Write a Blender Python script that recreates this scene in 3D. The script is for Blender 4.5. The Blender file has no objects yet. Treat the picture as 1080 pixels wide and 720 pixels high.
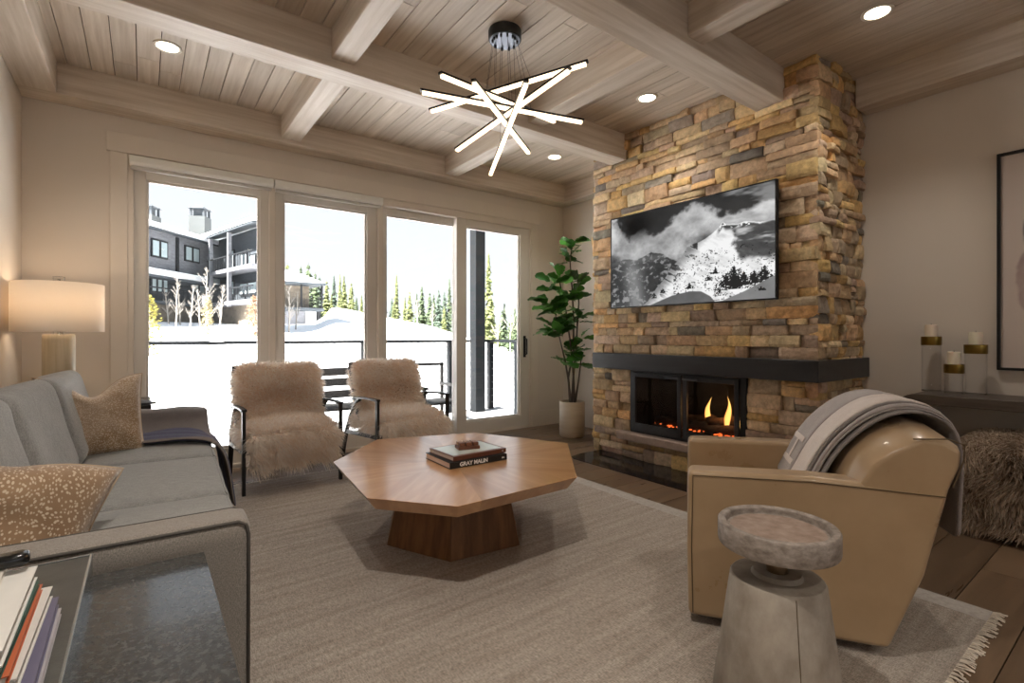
import bpy, bmesh, math, random
import numpy as np
from mathutils import Vector, Matrix, noise
R = random.Random(7)
NR = np.random.RandomState(7)
C = bpy.context.scene.collection
sc = bpy.context.scene
PI = math.pi

# ---------------------------------------------------------------- camera
YAW = math.atan(388/524)
cd = bpy.data.cameras.new('camera'); cam = bpy.data.objects.new('camera', cd); C.objects.link(cam)
cam.location = (0, 0, 1.12); cam.rotation_euler = (PI/2, 0, -YAW)
cd.sensor_width = 36; cd.lens = 524/1080*36; cd.shift_y = -6/1080; cd.clip_start = .02; cd.clip_end = 600
sc.camera = cam
# ---------------------------------------------------------------- exposure, sky, sun
sc.view_settings.view_transform = 'Standard'; sc.view_settings.look = 'None'
sc.view_settings.gamma = 1; sc.view_settings.exposure = 0.6; sc.view_settings.use_curve_mapping = False
sc.cycles.max_bounces = 12; sc.cycles.diffuse_bounces = 7; sc.cycles.transparent_max_bounces = 24
sc.cycles.sample_clamp_indirect = 30; sc.cycles.caustics_refractive = False; sc.cycles.caustics_reflective = False
SKY = 1.28
w = bpy.data.worlds.new('sky'); sc.world = w; w.use_nodes = True
nt = w.node_tree; bg = nt.nodes['Background']
tc = nt.nodes.new('ShaderNodeTexCoord'); sx = nt.nodes.new('ShaderNodeSeparateXYZ'); rp = nt.nodes.new('ShaderNodeValToRGB')
nt.links.new(tc.outputs['Generated'], sx.inputs[0]); nt.links.new(sx.outputs['Z'], rp.inputs[0]); nt.links.new(rp.outputs[0], bg.inputs[0])
rp.color_ramp.elements[0].position = 0.0; rp.color_ramp.elements[0].color = (.57, .60, .62, 1)
rp.color_ramp.elements[1].position = .75; rp.color_ramp.elements[1].color = (.40, .47, .56, 1)
e = rp.color_ramp.elements.new(.25); e.color = (.50, .535, .57, 1)
bg.inputs[1].default_value = SKY
SUN = 28.0
sl = bpy.data.lights.new('sun', 'SUN'); sl.energy = SUN; sl.angle = math.radians(3); sl.color = (1, .97, .93)
so = bpy.data.objects.new('sun', sl); C.objects.link(so)
so.rotation_euler = Vector((.62, .10, -.78)).to_track_quat('-Z', 'Y').to_euler()

# ---------------------------------------------------------------- helpers
def prop(o, label=None, cat=None, group=None, kind=None):
    if label: o['label'] = label
    if cat: o['category'] = cat
    if group: o['group'] = group
    if kind: o['kind'] = kind
    return o
def thing(name, label, cat, loc=(0, 0, 0), rz=0, group=None):
    o = bpy.data.objects.new(name, None); C.objects.link(o); o.empty_display_size = .1
    o.location = loc; o.rotation_euler = (0, 0, rz)
    return prop(o, label, cat, group)
def mesh_obj(name, me, mat, parent=None, smooth=False):
    o = bpy.data.objects.new(name, me); C.objects.link(o)
    if mat is not None: me.materials.append(mat)
    if parent is not None: o.parent = parent
    if smooth: me.shade_smooth()
    return o
def obj(name, bm, mat, parent=None, smooth=False, bevel=0, seg=2, sub=0):
    me = bpy.data.meshes.new(name); bmesh.ops.recalc_face_normals(bm, faces=bm.faces); bm.to_mesh(me); bm.free()
    o = mesh_obj(name, me, mat, parent, smooth)
    if bevel:
        m = o.modifiers.new('bevel', 'BEVEL'); m.width = bevel; m.segments = seg; m.limit_method = 'ANGLE'; m.angle_limit = math.radians(35)
        if not smooth:
            me.shade_smooth(); m.harden_normals = True
    if sub:
        m = o.modifiers.new('subd', 'SUBSURF'); m.levels = sub; m.render_levels = sub
    return o
def struct(name, bm, mat, parent=None, **k):
    o = obj(name, bm, mat, parent, **k)
    if parent is None: o['kind'] = 'structure'
    return o
def BM(): return bmesh.new()
def box(bm, x0, x1, y0, y1, z0, z1, M=None):
    vs = [bm.verts.new((x, y, z)) for z in (z0, z1) for (x, y) in ((x0, y0), (x1, y0), (x1, y1), (x0, y1))]
    if M is not None:
        for v in vs: v.co = M @ v.co
    for f in ((3, 2, 1, 0), (4, 5, 6, 7), (0, 1, 5, 4), (1, 2, 6, 5), (2, 3, 7, 6), (3, 0, 4, 7)):
        bm.faces.new([vs[i] for i in f])
    return bm
def bx(*a, **k): return box(BM(), *a, **k)
def prism(bm, pts, lo, hi, axis='z', M=None, top=None):
    """extrude a polygon; pts 2D; axis is the extrusion axis"""
    def mk(p, h):
        if axis == 'z': v = Vector((p[0], p[1], h))
        elif axis == 'x': v = Vector((h, p[0], p[1]))
        else: v = Vector((p[0], h, p[1]))
        return M @ v if M is not None else v
    a = [bm.verts.new(mk(p, lo)) for p in pts]; b = [bm.verts.new(mk(p, hi)) for p in (top or pts)]
    n = len(pts); bm.faces.new(a[::-1]); bm.faces.new(b)
    for i in range(n): bm.faces.new((a[i], a[(i+1) % n], b[(i+1) % n], b[i]))
    return bm
def lathe(bm, prof, n=32, c=(0, 0), M=None):
    rings = []
    for r, z in prof:
        if r < 1e-6: rings.append([bm.verts.new((c[0], c[1], z))])
        else: rings.append([bm.verts.new((c[0]+r*math.cos(2*PI*i/n), c[1]+r*math.sin(2*PI*i/n), z)) for i in range(n)])
    for a, b in zip(rings, rings[1:]):
        for i in range(n):
            j = (i+1) % n
            if len(a) == 1 and len(b) == 1: continue
            if len(a) == 1: bm.faces.new((a[0], b[j], b[i]))
            elif len(b) == 1: bm.faces.new((a[i], a[j], b[0]))
            else: bm.faces.new((a[i], a[j], b[j], b[i]))
    if M is not None:
        for ring in rings:
            for v in ring: v.co = M @ v.co
    return bm
def tube(bm, pts, r, n=8, flat=None, cap=True):
    """tube along points; r number or list; flat=(w,h) gives a flat bar"""
    pts = [Vector(p) for p in pts]; rings = []
    up = Vector((0, 0, 1)); prev = None
    for i, p in enumerate(pts):
        t = (pts[min(i+1, len(pts)-1)]-pts[max(i-1, 0)]).normalized()
        if prev is None:
            s = t.cross(up)
            if s.length < .05: s = Vector((1, 0, 0))
            s = (s - t*s.dot(t)).normalized()
        else:
            s = (prev - t*prev.dot(t)).normalized()
        prev = s; u = s.cross(t)
        rr = r[i] if isinstance(r, (list, tuple)) else r
        if flat: ring = [bm.verts.new(p+s*a*flat[0]/2+u*b*flat[1]/2) for a, b in ((-1, -1), (1, -1), (1, 1), (-1, 1))]
        else: ring = [bm.verts.new(p+(s*math.cos(2*PI*k/n)+u*math.sin(2*PI*k/n))*rr) for k in range(n)]
        rings.append(ring)
    m = len(rings[0])
    for a, b in zip(rings, rings[1:]):
        for k in range(m): bm.faces.new((a[k], a[(k+1) % m], b[(k+1) % m], b[k]))
    if cap: bm.faces.new(rings[0][::-1]); bm.faces.new(rings[-1])
    return bm
def rbox(sx, sy, sz, r, n=14, crown=0, c=(0, 0, 0), M=None, bm=None, wob=0, seed=0):
    """rounded soft box"""
    bm = bm or BM(); h = (sx/2, sy/2, sz/2); cache = {}
    t = [math.sin(PI/2*(-1+2*i/n))*.35+(-1+2*i/n)*.65 for i in range(n+1)]
    def vert(p):
        k = tuple(round(q, 5) for q in p)
        if k in cache: return cache[k]
        q = Vector(p[i]*h[i] for i in range(3)); rr = min(r, *h)
        inn = Vector(max(-(h[i]-rr), min(h[i]-rr, q[i])) for i in range(3)); d = q-inn
        if d.length > 1e-9: q = inn+d.normalized()*rr
        if crown: q.z += crown*(1-p[0]**2)*(1-p[1]**2)*(q.z/h[2])
        if wob: q += noise.noise_vector(q*5+Vector((seed, 0, 0)))*wob
        q += Vector(c)
        if M is not None: q = M @ q
        cache[k] = bm.verts.new(q); return cache[k]
    for ax in range(3):
        for s in (-1, 1):
            for i in range(n):
                for j in range(n):
                    def P(a, b):
                        p = [0, 0, 0]; p[ax] = s; p[(ax+1) % 3] = t[a]; p[(ax+2) % 3] = t[b]; return vert(tuple(p))
                    f = [P(i, j), P(i+1, j), P(i+1, j+1), P(i, j+1)]
                    bm.faces.new(f if s > 0 else f[::-1])
    return bm
def pillow(w, h, t, chop=0, n=28, seed=0, wr=.006):
    """knife-edge pillow standing in its xz plane, thickness along y"""
    bm = BM()
    def pos(u, v, s):
        x = w/2*u*(1-.07*(1-v*v)*1.0 + .0); z = h/2*v*(1-.07*(1-u*u))
        th = t/2*(max(0, (1-u**4)*(1-v**4)))**.55
        k = math.exp(-(u/.42)**2)*((v+1)/2)**2
        z -= chop*k; th *= 1+.5*k*(chop > 0)
        y = s*th + wr*noise.noise(Vector((u*3+seed, v*3, s*2)))*min(1, th*20)
        return (x, y, z)
    g = {}
    for s in (-1, 1):
        for i in range(n+1):
            for j in range(n+1):
                edge = i in (0, n) or j in (0, n)
                key = (i, j, 0 if edge else s)
                if key not in g: g[key] = bm.verts.new(pos(-1+2*i/n, -1+2*j/n, 0 if edge else s))
        for i in range(n):
            for j in range(n):
                vs = [g.get((a, b, s)) or g[(a, b, 0)] for a, b in ((i, j), (i+1, j), (i+1, j+1), (i, j+1))]
                bm.faces.new(vs)
    pts = [pos(-1+2*i/n, -1, 0) for i in range(n)]+[pos(1, -1+2*i/n, 0) for i in range(n)]+[pos(1-2*i/n, 1, 0) for i in range(n)]+[pos(-1, 1-2*i/n, 0) for i in range(n+1)]
    return bm, pts
def sheet(name, grid, thick, mat, parent=None, sub=1):
    """grid[i][j] of points -> solid cloth"""
    bm = BM(); v = [[bm.verts.new(p) for p in row] for row in grid]
    for i in range(len(v)-1):
        for j in range(len(v[0])-1): bm.faces.new((v[i][j], v[i+1][j], v[i+1][j+1], v[i][j+1]))
    me = bpy.data.meshes.new(name)
    uv = bm.loops.layers.uv.new('UVMap')
    ni, nj = len(v)-1, len(v[0])-1; idx = {v[i][j]: (i/ni, j/nj) for i in range(ni+1) for j in range(nj+1)}
    for f in bm.faces:
        for l in f.loops: l[uv].uv = idx[l.vert]
    bm.to_mesh(me); bm.free()
    o = mesh_obj(name, me, mat, parent, True)
    m = o.modifiers.new('solid', 'SOLIDIFY'); m.thickness = thick; m.offset = 1
    if sub: m = o.modifiers.new('subd', 'SUBSURF'); m.levels = sub; m.render_levels = sub
    return o
def rot(o, x=0, y=0, z=0): o.rotation_euler = (x, y, z); return o
def Tm(x=0, y=0, z=0, rx=0, ry=0, rz=0):
    return Matrix.Translation((x, y, z)) @ Matrix.Rotation(rz, 4, 'Z') @ Matrix.Rotation(ry, 4, 'Y') @ Matrix.Rotation(rx, 4, 'X')

# ---------------------------------------------------------------- materials
def srgb(r, g, b):
    f = lambda c: (c/255/12.92) if c/255 <= .04045 else ((c/255+.055)/1.055)**2.4
    return (f(r), f(g), f(b), 1)
def mat(name, col, rough=.6, metal=0, spec=.5, var=0, vscale=(6, 6, 6), col2=None, bump=0, bscale=60, bdist=.01, island=0, detail=4, sheen=0, emit=None, estr=0, coat=0, trans=0, ior=1.45, coords='Object', rvar=0):
    m = bpy.data.materials.new(name); m.use_nodes = True; nt = m.node_tree; N = nt.nodes; L = nt.links
    b = N['Principled BSDF']
    col = tuple(col)[:3]+(1,)
    b.inputs['Base Color'].default_value = col; b.inputs['Roughness'].default_value = rough; b.inputs['Metallic'].default_value = metal
    b.inputs['Specular IOR Level'].default_value = spec; b.inputs['IOR'].default_value = ior
    if sheen: b.inputs['Sheen Weight'].default_value = sheen
    if coat: b.inputs['Coat Weight'].default_value = coat; b.inputs['Coat Roughness'].default_value = .08
    if trans: b.inputs['Transmission Weight'].default_value = trans
    if emit: b.inputs['Emission Color'].default_value = tuple(emit)[:3]+(1,); b.inputs['Emission Strength'].default_value = estr
    out = None
    if var or col2 or island or bump or rvar:
        tc = N.new('ShaderNodeTexCoord'); mp = N.new('ShaderNodeMapping'); mp.inputs['Scale'].default_value = vscale
        L.new(tc.outputs[coords], mp.inputs[0])
    if island:
        geo = N.new('ShaderNodeNewGeometry')
        comb = N.new('ShaderNodeVectorMath'); comb.operation = 'MULTIPLY_ADD'
        L.new(geo.outputs['Random Per Island'], comb.inputs[0]); comb.inputs[1].default_value = (37, 53, 71); L.new(mp.outputs[0], comb.inputs[2])
        vec = comb.outputs[0]
    elif var or col2 or rvar: vec = mp.outputs[0]
    if var or col2 or rvar:
        nz = N.new('ShaderNodeTexNoise'); nz.inputs['Scale'].default_value = 1; nz.inputs['Detail'].default_value = detail; nz.inputs['Roughness'].default_value = .6
        L.new(vec, nz.inputs['Vector'])
        mr = N.new('ShaderNodeMapRange'); mr.inputs[1].default_value = .3; mr.inputs[2].default_value = .7; L.new(nz.outputs[0], mr.inputs[0])
    if var or col2:
        mx = N.new('ShaderNodeMix'); mx.data_type = 'RGBA'
        c2 = col2 or tuple(c*(1-var) for c in col[:3])+(1,)
        mx.inputs['A'].default_value = col; mx.inputs['B'].default_value = tuple(c2)[:3]+(1,)
        L.new(mr.outputs[0], mx.inputs['Factor']); out = mx.outputs['Result']
    if island:
        hs = N.new('ShaderNodeHueSaturation'); ad = N.new('ShaderNodeMapRange')
        L.new(geo.outputs['Random Per Island'], ad.inputs[0]); ad.inputs[3].default_value = 1-island; ad.inputs[4].default_value = 1+island
        L.new(ad.outputs[0], hs.inputs['Value'])
        if out: L.new(out, hs.inputs['Color'])
        else: hs.inputs['Color'].default_value = col
        out = hs.outputs[0]
    if out: L.new(out, b.inputs['Base Color'])
    if rvar:
        r2 = N.new('ShaderNodeMapRange'); L.new(mr.outputs[0], r2.inputs[0]); r2.inputs[3].default_value = rough-rvar; r2.inputs[4].default_value = rough+rvar
        L.new(r2.outputs[0], b.inputs['Roughness'])
    if bump:
        n2 = N.new('ShaderNodeTexNoise'); n2.inputs['Scale'].default_value = bscale; n2.inputs['Detail'].default_value = 5
        L.new(tc.outputs[coords], n2.inputs['Vector'])
        bp = N.new('ShaderNodeBump'); bp.inputs['Strength'].default_value = bump; bp.inputs['Distance'].default_value = bdist
        L.new(n2.outputs[0], bp.inputs['Height']); L.new(bp.outputs[0], b.inputs['Normal'])
    return m
def weave(m, s1=(500, 500, 500), amt=.35, bump=.3):
    """woven-thread colour speckle: two crossed stretched noises"""
    nt = m.node_tree; N = nt.nodes; L = nt.links; b = N['Principled BSDF']
    tc = N.new('ShaderNodeTexCoord'); fs = []
    for sc_ in (s1, (s1[1], s1[0], s1[2]*.3)):
        mp = N.new('ShaderNodeMapping'); mp.inputs['Scale'].default_value = sc_; L.new(tc.outputs['Object'], mp.inputs[0])
        nz = N.new('ShaderNodeTexNoise'); nz.inputs['Scale'].default_value = 1; nz.inputs['Detail'].default_value = 2; L.new(mp.outputs[0], nz.inputs['Vector']); fs.append(nz.outputs[0])
    ad = N.new('ShaderNodeMath'); ad.operation = 'ADD'; L.new(fs[0], ad.inputs[0]); L.new(fs[1], ad.inputs[1])
    mr = N.new('ShaderNodeMapRange'); L.new(ad.outputs[0], mr.inputs[0]); mr.inputs[1].default_value = .7; mr.inputs[2].default_value = 1.3
    mr.inputs[3].default_value = 1-amt; mr.inputs[4].default_value = 1+amt
    hs = N.new('ShaderNodeHueSaturation'); L.new(mr.outputs[0], hs.inputs['Value'])
    lk = b.inputs['Base Color'].links
    if lk: L.new(lk[0].from_socket, hs.inputs['Color'])
    else: hs.inputs['Color'].default_value = b.inputs['Base Color'].default_value
    L.new(hs.outputs[0], b.inputs['Base Color'])
    bp = N.new('ShaderNodeBump'); bp.inputs['Strength'].default_value = bump; bp.inputs['Distance'].default_value = .002
    L.new(ad.outputs[0], bp.inputs['Height']); L.new(bp.outputs[0], b.inputs['Normal'])
    return m
def attr_mat(name, attr='Col', rough=.6, bump=0, bscale=40, bdist=.004, emit=0, noise_amt=0, nscale=30, coat=0):
    m = bpy.data.materials.new(name); m.use_nodes = True; nt = m.node_tree; N = nt.nodes; L = nt.links; b = N['Principled BSDF']
    a = N.new('ShaderNodeAttribute'); a.attribute_name = attr; out = a.outputs['Color']
    tc = N.new('ShaderNodeTexCoord')
    if noise_amt:
        nz = N.new('ShaderNodeTexNoise'); nz.inputs['Scale'].default_value = nscale; nz.inputs['Detail'].default_value = 6; nz.inputs['Roughness'].default_value = .7; L.new(tc.outputs['Object'], nz.inputs['Vector'])
        mr = N.new('ShaderNodeMapRange'); L.new(nz.outputs[0], mr.inputs[0]); mr.inputs[1].default_value = .3; mr.inputs[2].default_value = .7; mr.inputs[3].default_value = 1-noise_amt; mr.inputs[4].default_value = 1+noise_amt
        hs = N.new('ShaderNodeHueSaturation'); L.new(out, hs.inputs['Color']); L.new(mr.outputs[0], hs.inputs['Value']); out = hs.outputs[0]
    L.new(out, b.inputs['Base Color']); b.inputs['Roughness'].default_value = rough
    if coat: b.inputs['Coat Weight'].default_value = coat; b.inputs['Coat Roughness'].default_value = .05
    if emit: L.new(out, b.inputs['Emission Color']); b.inputs['Emission Strength'].default_value = emit
    if bump:
        n2 = N.new('ShaderNodeTexNoise'); n2.inputs['Scale'].default_value = bscale; n2.inputs['Detail'].default_value = 6; L.new(tc.outputs['Object'], n2.inputs['Vector'])
        bp = N.new('ShaderNodeBump'); bp.inputs['Strength'].default_value = bump; bp.inputs['Distance'].default_value = bdist
        L.new(n2.outputs[0], bp.inputs['Height']); L.new(bp.outputs[0], b.inputs['Normal'])
    return m
def glass_pane_mat(name, tint=(1, 1, 1), ref=1.0):
    m = bpy.data.materials.new(name); m.use_nodes = True; nt = m.node_tree; N = nt.nodes; L = nt.links
    for n in list(N): N.remove(n)
    o = N.new('ShaderNodeOutputMaterial'); t = N.new('ShaderNodeBsdfTransparent'); g = N.new('ShaderNodeBsdfGlossy'); g.inputs['Roughness'].default_value = .02
    t.inputs[0].default_value = tint+(1,)
    fr = N.new('ShaderNodeLayerWeight'); fr.inputs[0].default_value = .5; mx = N.new('ShaderNodeMixShader')
    pw = N.new('ShaderNodeMath'); pw.operation = 'POWER'; pw.inputs[1].default_value = 4.5; L.new(fr.outputs['Facing'], pw.inputs[0])
    ml = N.new('ShaderNodeMath'); ml.operation = 'MULTIPLY_ADD'; ml.inputs[1].default_value = .8*ref; ml.inputs[2].default_value = .035*ref; L.new(pw.outputs[0], ml.inputs[0])
    L.new(ml.outputs[0], mx.inputs[0]); L.new(t.outputs[0], mx.inputs[1]); L.new(g.outputs[0], mx.inputs[2]); L.new(mx.outputs[0], o.inputs[0])
    return m
def emis(name, col, s):
    m = bpy.data.materials.new(name); m.use_nodes = True; b = m.node_tree.nodes['Principled BSDF']
    b.inputs['Base Color'].default_value = tuple(col)[:3]+(1,); b.inputs['Emission Color'].default_value = tuple(col)[:3]+(1,); b.inputs['Emission Strength'].default_value = s
    return m

WALL = (.66, .60, .53)
m_wall = mat('wall_paint', WALL, .85, bump=.12, bscale=90, bdist=.003)
m_trim = mat('trim_paint', (.70, .635, .555), .5, var=.05, vscale=(3, 3, 3))
m_frame = mat('window_frame_paint', (.66, .62, .56), .4)
m_plank = mat('whitewashed_plank', (.48, .40, .32), .5, col2=(.66, .585, .50), vscale=(34, 1.6, 20), detail=8, island=.13, bump=.15, bscale=80, bdist=.002)
m_beam_x = mat('whitewashed_beam_along_x', (.50, .415, .33), .5, col2=(.71, .64, .56), vscale=(1.3, 26, 26), detail=8, bump=.3, bscale=60, bdist=.003)
m_beam_y = mat('whitewashed_beam_along_y', (.50, .415, .33), .5, col2=(.71, .64, .56), vscale=(26, 1.3, 26), detail=8, bump=.3, bscale=60, bdist=.003)
m_floor = mat('oak_floor', (.10, .062, .036), .34, col2=(.175, .115, .07), vscale=(1.3, 16, 4), island=.16, bump=.15, bscale=50, bdist=.002, rvar=.08)
m_gap = mat('dark_gap', (.02, .015, .01), .9)
m_rug = mat('rug_wool', (.30, .255, .215), .95, col2=(.42, .375, .33), vscale=(1.6, 26, 3), detail=6, spec=.1)
weave(m_rug, (60, 320, 100), .38, .6)
m_rugedge = mat('rug_border_wool', (.47, .43, .39), .95, var=.25, vscale=(60, 60, 60), spec=.1)
m_fringe = mat('rug_fringe_cotton', (.62, .55, .46), .95, island=.2, spec=.1)
m_black = mat('black_metal', (.012, .012, .013), .42, spec=.4)
m_blackwood = mat('blackened_mantel', (.018, .017, .018), .38, col2=(.03, .03, .032), vscale=(20, 1.5, 20), bump=.15, bscale=60, bdist=.003)
m_walnut = mat('table_wood', (.30, .135, .045), .32, col2=(.40, .205, .08), vscale=(2.2, 22, 22), bump=.06, bscale=60, bdist=.002, rvar=.06)
m_glass = glass_pane_mat('clear_window_glass', ref=.6)
m_snow = mat('snow', (.92, .93, .95), .7, bump=.3, bscale=1.5, bdist=.15)

# ================================================================ ROOM SHELL
XL, XR, YW, ZC, YB = -.68, 4.36, 4.774, 2.985, -5.2
ZB = 2.772
# floor of oak planks running along x
bm = BM(); y = YB
k = 0
while y < YW+.02:
    y1 = min(y+.214, YW+.06); x = XL-R.random()*2
    while x < XR:
        x1 = x+R.uniform(1.6, 2.4)
        if x1 > XL: box(bm, max(x, XL), min(x1, XR)-.003, y+.0015, y1-.0025, -.02, 0)
        x = x1
    y = y1 if y1 < YW+.06 else 99
fl = struct('floor', bm, m_floor)
struct('trim_1', bx(XL-.1, XR+.1, YB-.1, YW+.1, -.12, -.014), m_gap)
# ceiling planks running along y, tongue-and-groove
bm = BM(); x = XL
while x < XR-.001:
    x1 = min(x+.128, XR); y = YB-R.random()*3
    while y < YW:
        y1 = y+R.uniform(2.6, 4.2)
        if y1 > YB: box(bm, x+.0015, x1-.0022, max(y, YB), min(y1, YW)-.002, ZC, ZC+.02)
        y = y1
    x = x1
struct('ceiling', bm, m_plank, bevel=.002, seg=1)
struct('trim_2', bx(XL-.2, XR+.2, YB-.2, YW+.5, ZC+.016, ZC+.25), m_gap)
# walls
struct('wall_left', bx(XL-.15, XL, YB, YW+.15, -.1, ZC+.1), m_wall)
struct('wall_right', bx(XR, XR+.15, YB, YW+.15, -.1, ZC+.1), m_wall)
bm = BM(); OX0, OX1, OZ = -.10, 3.825, 2.50
box(bm, XL, OX0, YW, YW+.15, -.1, ZC+.1); box(bm, OX1, XR, YW, YW+.15, -.1, ZC+.1); box(bm, OX0, OX1, YW, YW+.15, OZ, ZC+.1)
struct('wall_back', bm, m_wall)
# wall behind the camera, with a wide unglazed opening added to let fill daylight in
bm = BM()
box(bm, XL, .1, YB-.15, YB, -.1, ZC+.1); box(bm, 3.5, XR, YB-.15, YB, -.1, ZC+.1); box(bm, .1, 3.5, YB-.15, YB, 2.5, ZC+.1); box(bm, .1, 3.5, YB-.15, YB, -.1, .5)
struct('wall_front', bm, m_wall)
# beams
struct('trim_3', bx(XL, XR, 4.565, YW, ZB, ZC+.01), m_beam_x, bevel=.008)           # along the window wall
struct('trim_4', bx(XL, -.477, YB, 4.565, ZB, ZC+.01), m_beam_y, bevel=.008)        # along the left wall
struct('trim_5', bx(4.20, XR, 3.44, 4.565, ZB, ZC+.01), m_beam_y, bevel=.008)
struct('trim_6', bx(4.16, XR, YB, 1.42, ZB, ZC+.01), m_beam_y, bevel=.008)
struct('trim_7', bx(-.477, 3.62, 3.073, 3.268, 2.752, ZC+.01), m_beam_x, bevel=.008)  # long beam to the chimney
struct('trim_8', bx(-.477, 3.62, 1.655, 1.868, 2.762, ZC+.01), m_beam_x, bevel=.008)
struct('trim_9', bx(-.477, 4.16, -.15, .06, 2.762, ZC+.01), m_beam_x, bevel=.008)
n = 10
for (x0, x1, y0, y1) in ((.935, 1.09, 3.268, 4.565), (2.51, 2.665, 3.268, 4.565), (.912, 1.052, 1.868, 3.073), (2.43, 2.585, 1.868, 3.073), (.91, 1.05, .06, 1.655), (2.45, 2.60, .06, 1.655)):
    struct('trim_%d' % n, bx(x0, x1, y0, y1, 2.80, ZC+.01), m_beam_y, bevel=.008); n += 1
# window casing
bm = BM(); box(bm, -.205, -.10, YW-.02, YW+.02, 0, 2.5); box(bm, OX1, 3.92, YW-.02, YW+.02, 0, 2.5); box(bm, -.225, 3.945, YW-.026, YW+.02, 2.5, 2.645)
struct('trim_%d' % n, bm, m_trim, bevel=.003); n += 1
struct('baseboard_back', bx(3.92, XR, YW-.016, YW, 0, .19), m_trim, bevel=.003)
struct('baseboard_right', bx(XR-.016, XR, YB, 1.40, 0, .16), m_trim, bevel=.003)
struct('baseboard_left', bx(XL, XL+.016, YB, YW-.016, 0, .16), m_trim, bevel=.003)
# jamb liner
bm = BM(); box(bm, OX0, OX1, YW-.015, YW+.15, 2.425, OZ); box(bm, OX0, OX0+.035, YW-.01, YW+.15, 0, 2.43); box(bm, OX1-.03, OX1, YW-.01, YW+.15, 0, 2.43); box(bm, OX0, OX1, YW-.005, YW+.15, -.03, .035)
struct('trim_%d' % n, bm, m_trim, bevel=.003); n += 1
m_mull = m_frame
def window(name, x0, x1, gx0, gx1, gz0, gz1, yf, parts=()):
    bm = BM(); z0, z1 = .035, 2.425
    box(bm, x0, gx0, yf, yf+.07, z0, z1); box(bm, gx1, x1, yf, yf+.07, z0, z1); box(bm, gx0, gx1, yf, yf+.07, z0, gz0); box(bm, gx0, gx1, yf, yf+.07, gz1, z1)
    # slim inner glazing bead
    b = .018
    box(bm, gx0, gx0+b, yf+.018, yf+.05, gz0, gz1); box(bm, gx1-b, gx1, yf+.018, yf+.05, gz0, gz1); box(bm, gx0+b, gx1-b, yf+.018, yf+.05, gz0, gz0+b); box(bm, gx0+b, gx1-b, yf+.018, yf+.05, gz1-b, gz1)
    f = struct(name, bm, m_frame, bevel=.003)
    obj('pane', bx(gx0, gx1, yf+.030, yf+.034, gz0, gz1), m_glass, f)
    return f
window('window_1', -.065, .91, .012, .815, .17, 2.34, YW+.035)
window('window_2', .91, 1.885, 1.005, 1.775, .17, 2.34, YW+.035)
window('window_3', 1.885, 2.86, 1.985, 2.80, .15, 2.36, YW+.07)
d = window('door_1', 2.775, 3.795, 2.895, 3.66, .155, 2.345, YW-.0)
bm = BM(); box(bm, 3.705, 3.735, YW-.012, YW, .86, 1.12); tube(bm, [(3.72, YW-.01, 1.09), (3.72, YW-.05, 1.08), (3.72, YW-.052, .98), (3.72, YW-.05, .9), (3.72, YW-.01, .89)], .009)
h = obj('door_handle', bm, m_black, d)
# centre mullion cover posts
bm = BM(); box(bm, .885, .935, YW+.005, YW+.04, .035, 2.425); box(bm, 1.875, 1.925, YW-.005, YW+.04, .035, 2.425)
struct('trim_%d' % n, bm, m_trim, bevel=.004); n += 1
# roller blinds rolled up under the head of the first two windows
m_blind = mat('roller_shade_cloth', (.78, .78, .74), .35)
for i, (x0, x1, l) in enumerate(((-.09, .905, 'white roller blind rolled up at the top of the leftmost window'), (.915, 1.90, 'white roller blind rolled up at the top of the second window from the left'))):
    t = thing('roller_blind', l, 'blind', ((x0+x1)/2, YW-.035, 2.41), group='rolled up roller blinds')
    hw = (x1-x0)/2
    bm = BM(); prism(bm, [(-.03, .0), (-.045, .02), (-.045, .07), (.018, .07), (.018, .0)], -hw, hw, 'x'); obj('cassette', bm, m_blind, t, bevel=.006)
    obj('hem_bar', bx(-hw+.01, hw-.01, -.012, .003, -.028, 0), mat('blind_hem', (.55, .53, .5), .4), t, bevel=.003)

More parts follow.
